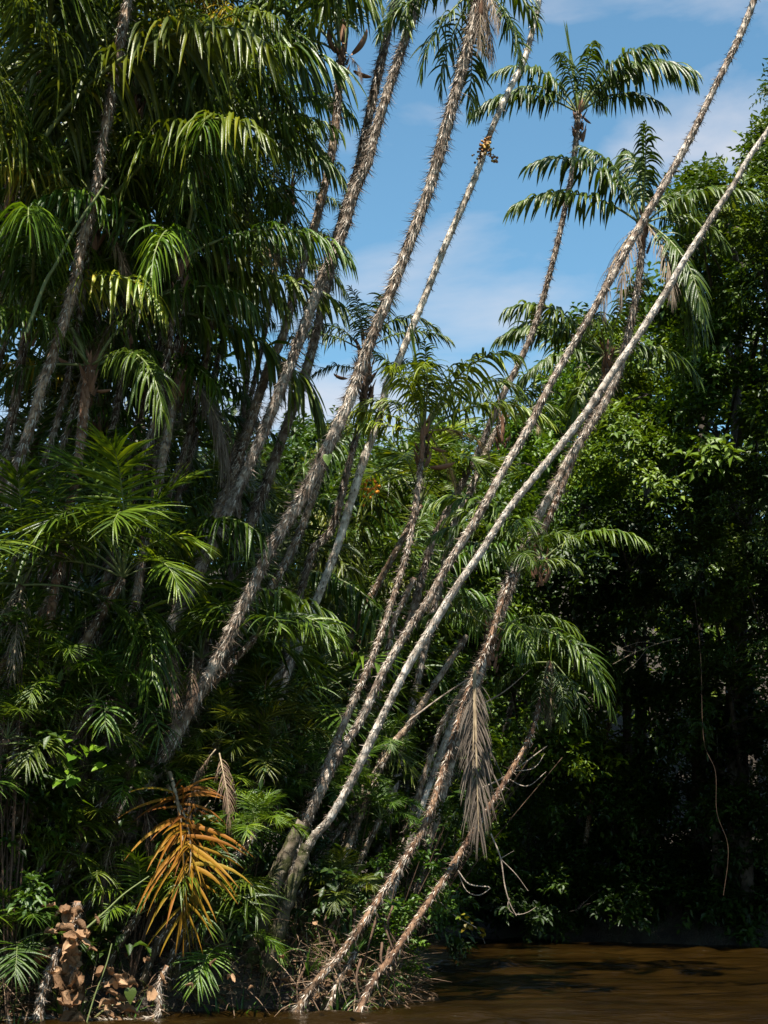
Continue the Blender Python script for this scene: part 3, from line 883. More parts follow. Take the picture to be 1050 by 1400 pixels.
palm([(80, 770), (101, 670), (110, 609), (116, 545), (124, 500)], 17.0, 17.0, 15, 22, 'reddish boot-covered stem in the shade of the thicket', TH,
     ring_crown(7, 5, ('arch', 'side', 'low'), 0.62, 'long'), spine=0.4, flakes=0.9, seed=32, tint=(0.85, 0.55, 0.42), bracts=[(100, 500, 170, 30, 0.5), (128, 535, 20, 10, 0.4)])
palm([(-10, 760), (2, 690), (8, 630), (20, 540), (40, 430), (60, 330)], 18.0, 18.2, 16, 15, 'thin stem at the edge of the thicket behind the brown shaggy trunk', TH,
     ring_crown(9, 3, ('arch', 'side', 'low'), 0.9, 'long'), spine=0.4, seed=33, tint=(0.8, 0.6, 0.5))
palm([(328, 640), (335, 540), (341, 480), (349, 395), (355, 330)], 20.0, 20.0, 15, 14, 'thin spiny stem seen in the sky gap beside the thicket', TH,
     ring_crown(10, 4, ('up', 'arch', 'side', 'side', 'low', 'hang'), 0.38, 'long'), spine=1.1, seed=34, tint=(0.7, 0.6, 0.55))
palm([(225, 420), (240, 200), (251, 50), (259, 0), (264, -60)], 19.0, 19.0, 17, 15, 'dark trunk rising above the thicket beside yellowing fronds', TH,
     ring_crown(6, 6, ('side', 'low', 'hang'), 0.9, 'long'), spine=0.7, seed=35, tint=(0.6, 0.5, 0.45))
crowns = [  # crown pixel, depth, fronds, scale, style mix
    (285, 225, 17.6, 12, 0.66), (295, 80, 18.0, 10, 0.48), (360, 165, 18.8, 11, 0.36), (190, 130, 17.4, 12, 0.9),
    (60, 90, 16.6, 12, 1.0), (20, 250, 16.4, 10, 0.95), (130, 300, 17.0, 11, 0.85), (250, 350, 17.2, 10, 0.72),
    (305, 345, 18.4, 10, 0.40), (40, 430, 17.0, 9, 0.8), (180, 420, 17.8, 10, 0.75), (100, 10, 17.6, 11, 1.0), (240, 20, 19.5, 10, 0.9),
    (395, 260, 20.0, 9, 0.34), (245, 480, 18.8, 9, 0.45), (140, 560, 19.0, 9, 0.75), (260, 150, 20.5, 10, 0.75), (180, 250, 21.0, 10, 0.9), (60, 330, 20.0, 10, 0.95)]
for k, (cx, cy, d, nf, sc) in enumerate(crowns):
    fr = ring_crown(nf - 2, 20 + k, ('up', 'arch', 'arch', 'side', 'side', 'low'), sc, 'long')
    lab, sm = THL, False
    lab = {(360, 165): 'small-crowned thicket palm beside the husk-topped brown palm', (190, 130): 'thicket palm crown between the brown shaggy trunk and the yellow fronds',
           (60, 90): 'thicket palm crown spreading above the long pale slanting stalk', (20, 250): 'thicket palm crown beside the lower end of the long pale stalk',
           (395, 260): 'small thicket palm crown between the dark spiny trunks and the thin spiny stem', (245, 480): 'low thicket palm crown just above the headless shaggy trunk',
           (140, 560): 'lowest thicket palm crown right behind the reddish boot-covered stem'.replace('right ', ''), (240, 20): 'thicket palm crown round the dark trunk rising beside the yellow fronds',
           (100, 10): 'thicket palm crown at the head of the brown shaggy trunk'}.get((cx, cy), lab)
    lim = 440 if cy < 120 else 455
    fr = [(f[0], f[1], min(f[2], max(0.26, (lim - cx) / (math.cos(rad(f[0])) * 3.5 * 0.8 / mpp(d)))) if math.cos(rad(f[0])) > 0.25 else f[2], f[3]) for f in fr]
    if k % 3 == 0: fr.append((200 + 31 * k % 150, 'side', sc * 0.8, 'yellow'))
    if k % 2 == 0: fr.append((190 + 53 * k % 160, 'hang', 0.5, 'dead'))
    if (cx, cy) == (295, 80):
        fr += [(265, 'arch', 0.6, 'yellow'), (280, 'side', 0.5, 'yellow'), (250, 'arch', 0.5, 'yellow'), (240, 'side', 0.5, 'yellow')]
        lab = 'thicket palm with yellow fronds catching the sun near the sky'
    if (cx, cy) == (305, 345):
        fr += [(310, 'low', 0.6, 'dead'), (350, 'low', 0.6, 'dead')]
        lab = 'thicket palm with dry brown fronds poking into the sky gap'
    if (cx, cy) == (285, 225):
        lab = 'thicket palm with a brown woody husk under its crown'
    base_x = cx - 0.22 * (760 - cy) - 12
    palm([(base_x, 780), ((cx + base_x) / 2 + 14, (780 + cy) / 2), (cx, cy)], d + 0.8, d, 11, 12, lab, TH, fr, spine=0.5, flakes=1.0, seed=40 + k,
         tint=(0.5, 0.4, 0.33), ltint=(random.uniform(.95, 1.28), random.uniform(.95, 1.25), random.uniform(.7, .95)),
         bracts=[(285, 250, 200, 10, 0.7)] if (cx, cy) == (285, 225) else ())


# ------------------------------------------------------------------ broadleaf trees
def crown_mesh(blobs, org, leaf, seed, per=7, drape=0.2, name='crown', vmu=0.45, cheap=True):
    """leaf sprays spread through lumpy volumes. blobs: (centre xyz, (rx, ry, rz), sprays)"""
    r = np.random.default_rng(seed)
    Bs, Ds, Ups, Ls, Vs = [], [], [], [], []
    for c, rr, n in blobs:
        c = np.asarray(c, float); rr = np.asarray(rr, float)
        ncl = max(6, n // 26)
        cd = norm(r.normal(size=(ncl, 3)))
        cd[:, 2] = np.where(cd[:, 2] < -0.55, -cd[:, 2], cd[:, 2])
        cp = cd * r.uniform(0.5, 1.0, (ncl, 1)) ** 0.6
        csz = r.uniform(0.10, 0.26, ncl)
        cv = np.clip(r.normal(vmu, 0.22, ncl), 0, 1)
        ci = r.integers(0, ncl, n)
        p = cp[ci] + r.normal(size=(n, 3)) * csz[ci][:, None] * 0.6
        out = norm(p * np.array([1, 1, 0.8]) + r.normal(0, 0.35, (n, 3)) + np.array([0, 0, 0.25]))
        tw = norm(out + np.array([0, 0, -drape]))
        base = c + p * rr
        ls = leaf * r.uniform(0.6, 1.5, n)
        for k in range(per):
            q = base + tw * (ls * (0.15 + 0.42 * k))[:, None] + np.array([0, 0, -1.0]) * (0.02 * k * k * leaf)
            sd = norm(np.cross(tw, r.normal(size=(n, 3)) * 0.5 + np.array([0, 0, 1.0])) * (1 if k % 2 else -1))
            if k == per - 1: sd = sd * 0.1
            d = norm(tw * 0.55 + sd + r.normal(0, 0.22, (n, 3)) + np.array([0, 0, -0.18]))
            up = norm(np.array([0, 0, 1.0]) + out * 0.55 + r.normal(0, 0.30, (n, 3)))
            Bs.append(q); Ds.append(d); Ups.append(up); Ls.append(ls * r.uniform(0.75, 1.15, n))
            Vs.append(np.clip(cv[ci] + r.normal(0, 0.13, n) + (r.random(n) > 0.985) * 0.5, 0, 1))
    B, D, U, L, Va = map(np.concatenate, (Bs, Ds, Ups, Ls, Vs))
    V, T, va = leaves(B - org, D, U, L, L * r.uniform(0.36, 0.52, len(L)), r, Va, cheap=cheap)
    return mesh_np(name, V, [T], M_BROAD, var=va)


RB = 'broadleaf trees of the far bank'  # crown tints also paint shade into the right end of this bank


def tree(base_px, d, blobs_px, label, leaf=0.17, group=None, dens=1.0, tint=(1, 1, 1), seed=0, trunk_r=0.16, name='broadleaf_tree', vmu=0.45, cat='tree', per=7):
    """blobs_px: (px, py, depth offset, radius px x, radius px y, radius depth m)"""
    for _ in range(6):
        bp = P(base_px, 1200, d)
        if bp[0] > 1.4 and land(bp[0], d) < 0.6: d += 0.8
    while land(bp[0], d) < 0.5: bp[0] -= 0.1
    org = np.array([bp[0], d, float(gz(bp[0], d)) - 0.05])
    root = empty(name, org, label, cat, group)
    blobs = []
    if group == RB: leaf = leaf * (0.72 + 0.5 * ((seed * 7) % 5) / 5.0)
    bag = Bag()
    lean = P(blobs_px[0][0], blobs_px[0][1], d + blobs_px[0][2]) - org
    r = random.Random(seed)
    mainpts = [np.zeros(3), lean * np.array([0.15, 0.2, 0.4]), lean * np.array([0.6, 0.6, 0.75]), lean * 0.95]
    bag.tube(mainpts, trunk_r, trunk_r * 0.3, 8, 0.2, 0.05)
    Cm, _ = spline(mainpts, 0.2)
    for k, (x, y, dd, rx, ry, rd) in enumerate(blobs_px):
        dep = d + dd + (float(np.interp(y, [200, 600, 850, 1050, 1250], [-4.5, -4.5, -2.5, -0.5, 0.6])) if group == RB and d < 39.5 else 0.0)
        c = P(x, y, dep)
        rr = (rx * mpp(dep), rd, ry * mpp(dep))
        area = rr[0] * rr[2] * 3.14
        n = int(dens * area * 5.0 / (leaf * leaf * per * 0.25))
        blobs.append((c, rr, max(12, n)))
        if k:
            f = Cm[min(len(Cm) - 1, int(len(Cm) * (0.35 + 0.6 * r.random())))]
            e = c - org
            bag.tube([f, (f + e) / 2 + np.array([0, 0, 0.15 * np.linalg.norm(e - f)]) * r.uniform(-.5, 1), e], trunk_r * 0.4, trunk_r * 0.1, 6, 0.2, 0.05)
        # bare limbs inside each lump
        for j in range(4):
            q = c - org + np.array([r.uniform(-.8, .8) * rr[0], r.uniform(-.8, .8) * rr[1], r.uniform(-.6, .8) * rr[2]])
            bag.tube([c - org, (c - org + q) / 2 + np.array([0, 0, 0.1]), q], trunk_r * 0.14, trunk_r * 0.05, 5, 0.2, 0.05)
    link('trunk', bag.mesh('trunk', M_BARK, True), root)
    o = link('crown', crown_mesh(blobs, org, leaf, seed + 300, vmu=vmu, per=per), root, color=tint)
    return root


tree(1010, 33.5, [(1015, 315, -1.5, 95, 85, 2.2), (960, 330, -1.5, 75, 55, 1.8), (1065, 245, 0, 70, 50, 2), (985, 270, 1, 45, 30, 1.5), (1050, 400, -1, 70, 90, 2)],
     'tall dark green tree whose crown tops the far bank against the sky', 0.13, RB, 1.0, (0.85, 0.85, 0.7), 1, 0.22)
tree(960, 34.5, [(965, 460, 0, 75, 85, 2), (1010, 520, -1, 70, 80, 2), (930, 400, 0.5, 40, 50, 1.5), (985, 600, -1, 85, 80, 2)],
     'sunlit leafy tree filling the far bank below the tallest crown', 0.16, RB, 1.0, (1.25, 1.25, 0.85), 2, 0.2, vmu=0.55)  # tint raised to paint sunlight into these leaves
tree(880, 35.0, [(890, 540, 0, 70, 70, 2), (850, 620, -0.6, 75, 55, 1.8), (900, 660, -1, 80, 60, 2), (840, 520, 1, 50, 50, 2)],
     'yellow-green leafy tree on the far bank under the palm with dead skirt', 0.15, RB, 1.0, (1.3, 1.25, 0.8), 3, 0.18, vmu=0.6)  # sunlight put into this tint as well
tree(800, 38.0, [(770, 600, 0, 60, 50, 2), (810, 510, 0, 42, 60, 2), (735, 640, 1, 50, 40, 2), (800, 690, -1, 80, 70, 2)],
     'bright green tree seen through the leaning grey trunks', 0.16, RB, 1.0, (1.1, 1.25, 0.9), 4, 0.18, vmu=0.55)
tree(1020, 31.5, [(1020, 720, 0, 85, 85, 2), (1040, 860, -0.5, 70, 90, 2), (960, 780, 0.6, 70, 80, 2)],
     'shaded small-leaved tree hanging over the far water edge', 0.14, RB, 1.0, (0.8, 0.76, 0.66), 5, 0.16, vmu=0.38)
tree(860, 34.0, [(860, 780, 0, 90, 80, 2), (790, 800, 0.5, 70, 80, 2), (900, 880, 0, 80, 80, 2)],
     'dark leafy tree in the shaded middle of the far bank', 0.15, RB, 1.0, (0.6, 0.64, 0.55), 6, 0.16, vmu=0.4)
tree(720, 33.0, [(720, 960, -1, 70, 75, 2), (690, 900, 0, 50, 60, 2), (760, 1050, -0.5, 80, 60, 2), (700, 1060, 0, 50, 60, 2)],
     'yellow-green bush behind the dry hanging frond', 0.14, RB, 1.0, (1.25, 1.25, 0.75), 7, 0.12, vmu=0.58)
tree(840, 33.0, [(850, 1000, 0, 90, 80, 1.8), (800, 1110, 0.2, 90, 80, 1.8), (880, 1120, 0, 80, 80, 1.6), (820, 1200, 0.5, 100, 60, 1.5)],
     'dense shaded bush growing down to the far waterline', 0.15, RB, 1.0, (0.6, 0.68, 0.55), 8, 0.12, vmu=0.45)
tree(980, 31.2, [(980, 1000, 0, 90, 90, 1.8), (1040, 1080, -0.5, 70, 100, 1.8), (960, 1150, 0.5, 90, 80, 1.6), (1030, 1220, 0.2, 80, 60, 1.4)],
     'very dark bush overhanging the river where the vine dangles', 0.15, RB, 1.0, (0.42, 0.48, 0.4), 9, 0.12, vmu=0.38)  # deep shade put into the dark leaf tint
tree(1130, 29.5, [(1130, 600, -1, 90, 160, 2.5), (1125, 390, -1, 60, 140, 2.5), (1130, 900, -1, 90, 160, 2.5), (1130, 1120, -1, 80, 120, 2)],
     'tall tree at the far end of the river bank beyond the dark bush', 0.16, RB, 0.8, (0.7, 0.7, 0.6), 10, 0.22)
tree(1100, 37, [(1050, 130, 0, 22, 30, 1.0), (1095, 200, 0, 40, 60, 1.5), (1120, 290, 0, 60, 80, 2)],
     'sparse treetop with reddish leaves standing above the far bank', 0.14, RB, 0.7, (0.8, 0.8, 0.9), 11, 0.14)
tree(760, 43, [(760, 640, 0, 60, 60, 2), (820, 600, 0, 80, 110, 2), (900, 560, 0, 90, 150, 2), (800, 800, 0, 120, 130, 2), (930, 760, 0, 110, 150, 2)],
     'tall tree standing behind the yellow-green tree on the far bank', 0.24, RB, 0.8, (0.8, 0.9, 0.75), 31, 0.25)
tree(1030, 41, [(1030, 420, 0, 110, 140, 2), (1040, 650, 0, 120, 150, 2), (1000, 900, 0, 130, 150, 2), (1130, 360, 0, 70, 130, 2)],
     'tall tree standing behind the darkest bush of the far bank', 0.24, RB, 0.8, (0.75, 0.8, 0.65), 32, 0.25)
tree(690, 40, [(690, 880, 0, 110, 120, 2), (760, 1000, 0, 100, 120, 2), (650, 1080, 0, 110, 110, 2), (740, 1180, 0, 110, 80, 1.5), (620, 1200, -1, 80, 70, 1.5)],
     'shaded tree at the bend of the river behind the dry hanging frond', 0.2, RB, 0.9, (0.7, 0.8, 0.7), 33, 0.18)
tree(1260, 33, [(1260, 420, 0, 130, 140, 2.5), (1240, 700, 0, 130, 160, 2.5), (1270, 950, 0, 140, 150, 2.5), (1250, 1150, 0, 140, 110, 2)],
     'leafy tree on the far bank past the tall end tree', 0.2, RB, 0.7, (0.7, 0.75, 0.6), 36, 0.22)
tree(1480, 32, [(1460, 450, 0, 140, 150, 2.5), (1470, 720, 0, 140, 160, 2.5), (1480, 980, 0, 150, 150, 2.5), (1470, 1160, 0, 150, 100, 2)],
     'outermost leafy tree of the far bank downstream', 0.22, RB, 0.7, (0.75, 0.8, 0.6), 37, 0.22)
for k_, (bx_, t_) in enumerate([(700, 1262), (790, 1262), (880, 1262), (960, 1268), (1040, 1275), (640, 1258)]):
    tree(bx_, 36, [(bx_, t_ - 18, -2.2, 66, 42, 1.0), (bx_ + 40, t_ - 60, -1.6, 50, 40, 1.0)], 'low dark waterside bush leaning over the far edge of the river', 0.14,
         'waterside bushes of the far bank', 1.0, (0.42, 0.5, 0.4), 50 + k_, 0.05, name='waterside_bush', cat='bush', vmu=0.4)
BB = 'background trees between the palms'
tree(480, 33, [(430, 800, 0, 90, 90, 2), (540, 860, 0, 100, 100, 2), (420, 960, 0, 100, 100, 2), (520, 1040, 0, 100, 100, 2), (380, 1080, 0, 100, 90, 2)],
     'dense shaded tree far behind the feet of the leaning palms', 0.18, BB, 0.9, (0.7, 0.8, 0.65), 34, 0.18)
tree(540, 23.5, [(545, 1140, 0, 60, 60, 1.0), (490, 1180, 0, 60, 60, 1.0), (560, 1220, 0, 45, 50, .9), (430, 1130, 0, 70, 60, 1.0)],
     'low leafy bush behind the clump feet and the dead palm stem', 0.10, BB, 1.0, (0.85, 0.95, 0.7), 35, 0.05)
tree(560, 31, [(560, 670, 0, 90, 50, 2), (640, 680, 0.5, 80, 55, 2), (500, 690, 0, 60, 50, 2), (600, 740, -1, 110, 60, 2)],
     'leafy tree behind the slim palm with the bright crown', 0.16, BB, 1.0, (1.0, 1.0, 0.75), 12, 0.16)
tree(450, 29, [(430, 680, 0, 70, 50, 2), (380, 700, 0, 70, 55, 2), (460, 740, 0, 80, 80, 2)],
     'dark leafy tree behind the thickest leaning trunk', 0.15, BB, 1.0, (0.75, 0.85, 0.7), 13, 0.16)
tree(640, 29, [(640, 800, 0, 90, 80, 2), (560, 830, 0, 80, 80, 2), (700, 760, 0.5, 70, 70, 2), (620, 900, -0.5, 90, 70, 2)],
     'leafy bush behind the two long leaning trunks at mid height', 0.14, BB, 1.0, (1.0, 1.05, 0.75), 14, 0.12, vmu=0.5)
tree(470, 27, [(470, 880, 0, 80, 80, 2), (540, 950, 0, 80, 80, 1.6), (430, 980, -0.5, 70, 80, 1.6)],
     'shaded bush beneath the whitest trunk', 0.13, BB, 1.0, (0.8, 0.85, 0.7), 15, 0.1)
tree(580, 25, [(590, 1010, 0, 80, 70, 1.4), (540, 1080, 0, 80, 70, 1.4), (620, 1110, 0, 60, 60, 1.2), (480, 1060, 0, 60, 60, 1.2)],
     'leafy bush behind the dead palm and the clump feet', 0.12, BB, 1.0, (0.85, 0.9, 0.7), 16, 0.08)
tree(200, 26, [(190, 500, 0, 110, 120, 2), (80, 450, 0, 130, 130, 2), (260, 650, 0, 70, 60, 2), (60, 650, 0, 110, 120, 2), (200, 720, 0, 140, 100, 2)],
     'dark broadleaf tree deep inside the palm thicket', 0.17, BB, 0.8, (0.7, 0.8, 0.65), 17, 0.2)
tree(120, 27, [(120, 200, 0, 150, 140, 2), (30, 60, 0, 120, 130, 2), (210, 250, 0.5, 80, 110, 2), (-60, 300, 0, 100, 200, 2)],
     'tall dark tree crown behind the top of the palm thicket', 0.17, BB, 0.8, (0.7, 0.8, 0.65), 18, 0.25)
tree(100, 23, [(100, 850, 0, 140, 90, 1.6), (220, 900, 0, 110, 90, 1.5), (-20, 950, 0, 100, 140, 1.5), (120, 1000, 0, 120, 80, 1.4), (300, 960, 0, 80, 80, 1.4)],
     'dark bush under the thicket behind the strap-leaved palms', 0.12, BB, 1.0, (0.7, 0.8, 0.65), 19, 0.1)
# far wood behind the sky gap
far = []
for k in range(9):
    cx = 330 + k * 55
    far.append((cx, 650 + 18 * math.sin(k * 2.1), (k % 3) * 2, 55, 48, 3))
    far.append((cx, 720, -2, 60, 70, 3))
tree(540, 46, far, 'far wood closing the gap behind all the leaning palms', 0.2, None, 0.8, (0.9, 1.0, 0.85), 20, 0.2, name='far_wood')


# ------------------------------------------------------------------ understory palms and strap-leaved plants
def low_palm(px, py, d, label, group, fr, stem=0.5, sc=1.0, tint=(1, 1, 1), style='fan', name='understory_palm', stem_tint=(0.5, 0.4, 0.3), spear=False, seed=0, lean=0.3):
    top = P(px, py, d)
    r = random.Random(seed)
    g = float(gz(top[0], d))
    base = np.array([top[0] - lean * max(0.1, top[2] - g), d + 0.1, min(g, top[2] - 0.1) - 0.08])
    while land(base[0], base[1]) < 0.15: base[0] -= 0.08
    base[2] = min(float(gz(base[0], base[1])), top[2] - 0.1) - 0.08
    root = empty(name, base, label, 'palm', group)
    tp = top - base
    C, t = spline([np.zeros(3), tp * np.array([0.35, 0.35, 0.5]), tp], 0.07)
    trunk_parts(root, C, t, 0.045 * sc + 0.01, 0.035 * sc + 0.01, M_TRUNK, 0.25, np.random.default_rng(seed), 0.06, stem_tint, 0.5)
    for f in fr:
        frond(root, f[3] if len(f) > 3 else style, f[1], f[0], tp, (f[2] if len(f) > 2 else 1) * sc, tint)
    if spear: link('spear_leaf', SPEAR, root, tp, (0, 0.05, 0), sc * 0.8, tint)
    return root


UP = 'low palms of the understory'
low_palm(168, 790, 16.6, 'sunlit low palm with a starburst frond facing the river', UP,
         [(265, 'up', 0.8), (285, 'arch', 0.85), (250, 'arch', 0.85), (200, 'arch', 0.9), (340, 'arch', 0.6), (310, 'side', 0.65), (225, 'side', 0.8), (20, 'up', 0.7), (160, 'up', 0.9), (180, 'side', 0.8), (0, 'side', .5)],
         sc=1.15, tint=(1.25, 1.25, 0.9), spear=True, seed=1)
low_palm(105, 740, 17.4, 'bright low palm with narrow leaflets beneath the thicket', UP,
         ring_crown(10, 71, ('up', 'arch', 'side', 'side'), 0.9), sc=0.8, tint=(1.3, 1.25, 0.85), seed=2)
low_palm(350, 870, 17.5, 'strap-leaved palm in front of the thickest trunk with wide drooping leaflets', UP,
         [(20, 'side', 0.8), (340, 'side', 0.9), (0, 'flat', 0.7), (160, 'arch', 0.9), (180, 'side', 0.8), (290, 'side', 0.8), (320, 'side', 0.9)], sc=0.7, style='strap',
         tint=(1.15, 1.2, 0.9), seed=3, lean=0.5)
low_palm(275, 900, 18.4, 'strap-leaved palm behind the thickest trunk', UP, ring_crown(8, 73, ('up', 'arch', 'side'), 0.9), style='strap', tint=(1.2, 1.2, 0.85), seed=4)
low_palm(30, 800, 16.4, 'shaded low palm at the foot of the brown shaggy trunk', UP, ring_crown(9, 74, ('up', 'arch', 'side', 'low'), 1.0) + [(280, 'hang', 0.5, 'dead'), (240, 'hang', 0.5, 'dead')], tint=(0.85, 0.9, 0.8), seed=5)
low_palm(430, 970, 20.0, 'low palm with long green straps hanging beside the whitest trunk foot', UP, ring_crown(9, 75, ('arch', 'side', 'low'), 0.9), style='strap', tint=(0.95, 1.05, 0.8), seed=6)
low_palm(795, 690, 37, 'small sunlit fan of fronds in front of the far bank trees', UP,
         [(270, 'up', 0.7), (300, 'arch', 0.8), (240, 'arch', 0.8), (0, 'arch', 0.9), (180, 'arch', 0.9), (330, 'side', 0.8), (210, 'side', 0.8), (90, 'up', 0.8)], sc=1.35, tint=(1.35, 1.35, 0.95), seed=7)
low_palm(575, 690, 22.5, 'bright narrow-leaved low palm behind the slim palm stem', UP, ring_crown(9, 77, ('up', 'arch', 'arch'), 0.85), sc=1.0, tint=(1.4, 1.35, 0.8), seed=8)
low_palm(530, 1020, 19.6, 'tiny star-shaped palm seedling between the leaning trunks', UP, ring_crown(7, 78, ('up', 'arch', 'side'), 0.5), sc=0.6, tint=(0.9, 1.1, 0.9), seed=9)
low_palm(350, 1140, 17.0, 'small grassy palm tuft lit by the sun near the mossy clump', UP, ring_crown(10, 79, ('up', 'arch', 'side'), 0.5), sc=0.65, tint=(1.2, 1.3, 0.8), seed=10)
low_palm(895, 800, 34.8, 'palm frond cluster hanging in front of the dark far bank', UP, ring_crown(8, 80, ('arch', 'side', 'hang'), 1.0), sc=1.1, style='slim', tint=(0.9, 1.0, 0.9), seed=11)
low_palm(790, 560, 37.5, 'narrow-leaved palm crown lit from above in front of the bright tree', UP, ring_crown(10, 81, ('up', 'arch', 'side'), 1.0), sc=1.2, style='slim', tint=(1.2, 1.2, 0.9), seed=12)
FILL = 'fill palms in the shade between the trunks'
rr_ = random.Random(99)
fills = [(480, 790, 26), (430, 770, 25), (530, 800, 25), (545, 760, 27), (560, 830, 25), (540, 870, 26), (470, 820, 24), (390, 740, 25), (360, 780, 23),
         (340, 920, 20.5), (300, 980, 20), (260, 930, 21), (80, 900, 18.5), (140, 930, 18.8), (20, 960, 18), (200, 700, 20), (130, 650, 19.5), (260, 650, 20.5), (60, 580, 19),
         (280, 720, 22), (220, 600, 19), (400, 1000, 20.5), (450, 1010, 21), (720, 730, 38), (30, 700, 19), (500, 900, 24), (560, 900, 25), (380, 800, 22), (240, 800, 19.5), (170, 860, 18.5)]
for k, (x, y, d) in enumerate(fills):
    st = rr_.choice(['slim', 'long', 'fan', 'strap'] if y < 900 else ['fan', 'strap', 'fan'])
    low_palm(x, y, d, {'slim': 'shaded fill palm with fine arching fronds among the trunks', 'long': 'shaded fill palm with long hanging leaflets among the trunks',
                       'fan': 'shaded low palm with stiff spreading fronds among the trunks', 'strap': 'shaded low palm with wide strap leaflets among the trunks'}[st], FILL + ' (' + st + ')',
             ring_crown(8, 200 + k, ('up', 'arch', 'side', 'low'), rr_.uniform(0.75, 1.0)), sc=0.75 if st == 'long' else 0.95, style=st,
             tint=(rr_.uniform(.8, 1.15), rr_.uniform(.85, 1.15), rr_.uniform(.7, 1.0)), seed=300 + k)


def strap_meshes(seed, n=16, L=0.6, W=0.035, droop=0.9, mat=None):
    r = np.random.default_rng(seed)
    az = r.uniform(0, 2 * np.pi, n); el = np.radians(r.uniform(35, 85, n))
    d0 = np.stack([np.cos(az) * np.cos(el), np.sin(az) * np.cos(el), np.sin(el)], 1)
    V, Qb, va = blades(np.stack([np.cos(az), np.sin(az), az * 0], 1) * 0.02, d0, L * r.uniform(0.5, 1.1, n), W, droop, r, nseg=6,
                       wref=np.stack([-np.sin(az), np.cos(az), az * 0], 1))
    return mesh_np('strap_plant', V, [Qb], mat or M_GRASS, var=va * 0.7)


STR = [strap_meshes(k, 10 + 4 * k, 0.5 + 0.08 * k, 0.03 + 0.006 * (k % 3)) for k in range(4)]
ST = 'strap-leaved tufts on the bank'
strap_spots = [(100, 1200, 16.5, 1.3), (110, 1215, 16.6, 1.1), (170, 1290, 16.4, 1.2), (200, 1300, 16.6, 1.0), (250, 1300, 16.9, 0.9), (150, 1300, 16.2, 0.9), (330, 1310, 17.2, 0.7),
               (440, 1340, 17.3, 0.7), (460, 1320, 17.5, 0.8), (420, 1300, 17.6, 0.7), (300, 1330, 17.1, 0.8), (380, 1340, 17.2, 0.7), (20, 1390, 16.0, 0.8), (40, 1250, 16.8, 0.8),
               (480, 1180, 18.4, 0.9), (510, 1150, 18.6, 0.8), (270, 1360, 16.9, 0.6), (350, 1365, 17.1, 0.6), (500, 1360, 17.4, 0.6), (420, 1365, 17.15, 0.6)]
for k, (x, y, d, s) in enumerate(strap_spots):
    q = P(x, y, d)
    z = min(q[2], float(gz(q[0], d)) + 0.02) if k not in (0, 1) else float(gz(q[0], d))
    lab = 'small strap-leaved green tuft growing on the dark bank'
    grp = ST
    if k == 0: lab, grp = 'upright dark green strap-leaved plant above the dried leaf heap', None
    o = link('strap_plant', STR[k % 4], None, (q[0], d, z), (0, 0, k * 1.7), s, (1.0, 1.15, 0.95))
    tag(o, lab, 'plant', grp)

rs = random.Random(5)
cnt = 0
while cnt < 75:
    x_, y_ = rs.uniform(-4.6, 0.2), rs.uniform(15.6, 20.5)
    if not 0.05 < land(x_, y_) < 3.2: continue
    cnt += 1
    o = link('strap_plant', STR[cnt % 4], None, (x_, y_, float(gz(x_, y_)) - 0.01), (rs.uniform(-.25, .25), rs.uniform(-.25, .25), rs.uniform(0, 6.3)), rs.uniform(0.5, 1.3),
             (rs.uniform(.6, 1.1), rs.uniform(.7, 1.1), rs.uniform(.6, .9)))
    tag(o, 'small strap-leaved green tuft growing on the dark bank', 'plant', ST)
# the orange dead frond and other hanging dry fronds: each a fallen frond of its own
q = P(232, 1056, 16.98)
of = frond(None, 'orange', 'hang', 305, q, 1.05, (0.95, 0.85, 0.75), 0.1)
of.name = 'fallen_frond'
of2 = frond(None, 'orange', 'hang', 335, P(226, 1070, 17.02), 0.85, (0.8, 0.7, 0.6), -0.25)
of2.name = 'fallen_frond'
tag(of2, 'brown dying palm frond half hidden behind the orange one', 'palm frond')
tag(of, 'orange and yellow dying palm frond hanging over the bank', 'palm frond')
DRY = [(random.uniform(0, 330), random.uniform(830, 1160), random.uniform(200, 340), random.uniform(.28, .5)) for _ in range(16)]
for k, (x, y, az, sc) in enumerate([(148, 1100, 330, 0.42), (160, 1130, 250, 0.4), (110, 900, 280, 0.5), (40, 870, 300, 0.5), (225, 880, 300, 0.5), (300, 1030, 290, 0.4), (130, 870, 250, 0.45)] + DRY):
    of = frond(None, 'dead', 'hang', az, P(x, y, 17.1), sc, (0.9, 0.75, 0.65))
    of.name = 'dry_frond'
    tag(of, ['dry brown frond hanging above the strap-leaved plant', 'dry brown frond hanging beside the orange frond', 'dull brown dry frond under the starburst palm',
             'dry frond with tan leaflets at the foot of the shaded low palm', 'dry brown frond hanging off the thickest trunk',
             'dry frond caught behind the orange frond', 'dark dry frond hanging in the shade under the starburst palm'][k] if k < 7 else 'dark dry frond hanging among the shrubs of the near bank', 'palm frond',
        None if k < 7 else 'dry fronds among the bank shrubs')
    if k >= 7: of.color = (0.5, 0.38, 0.3, 1)


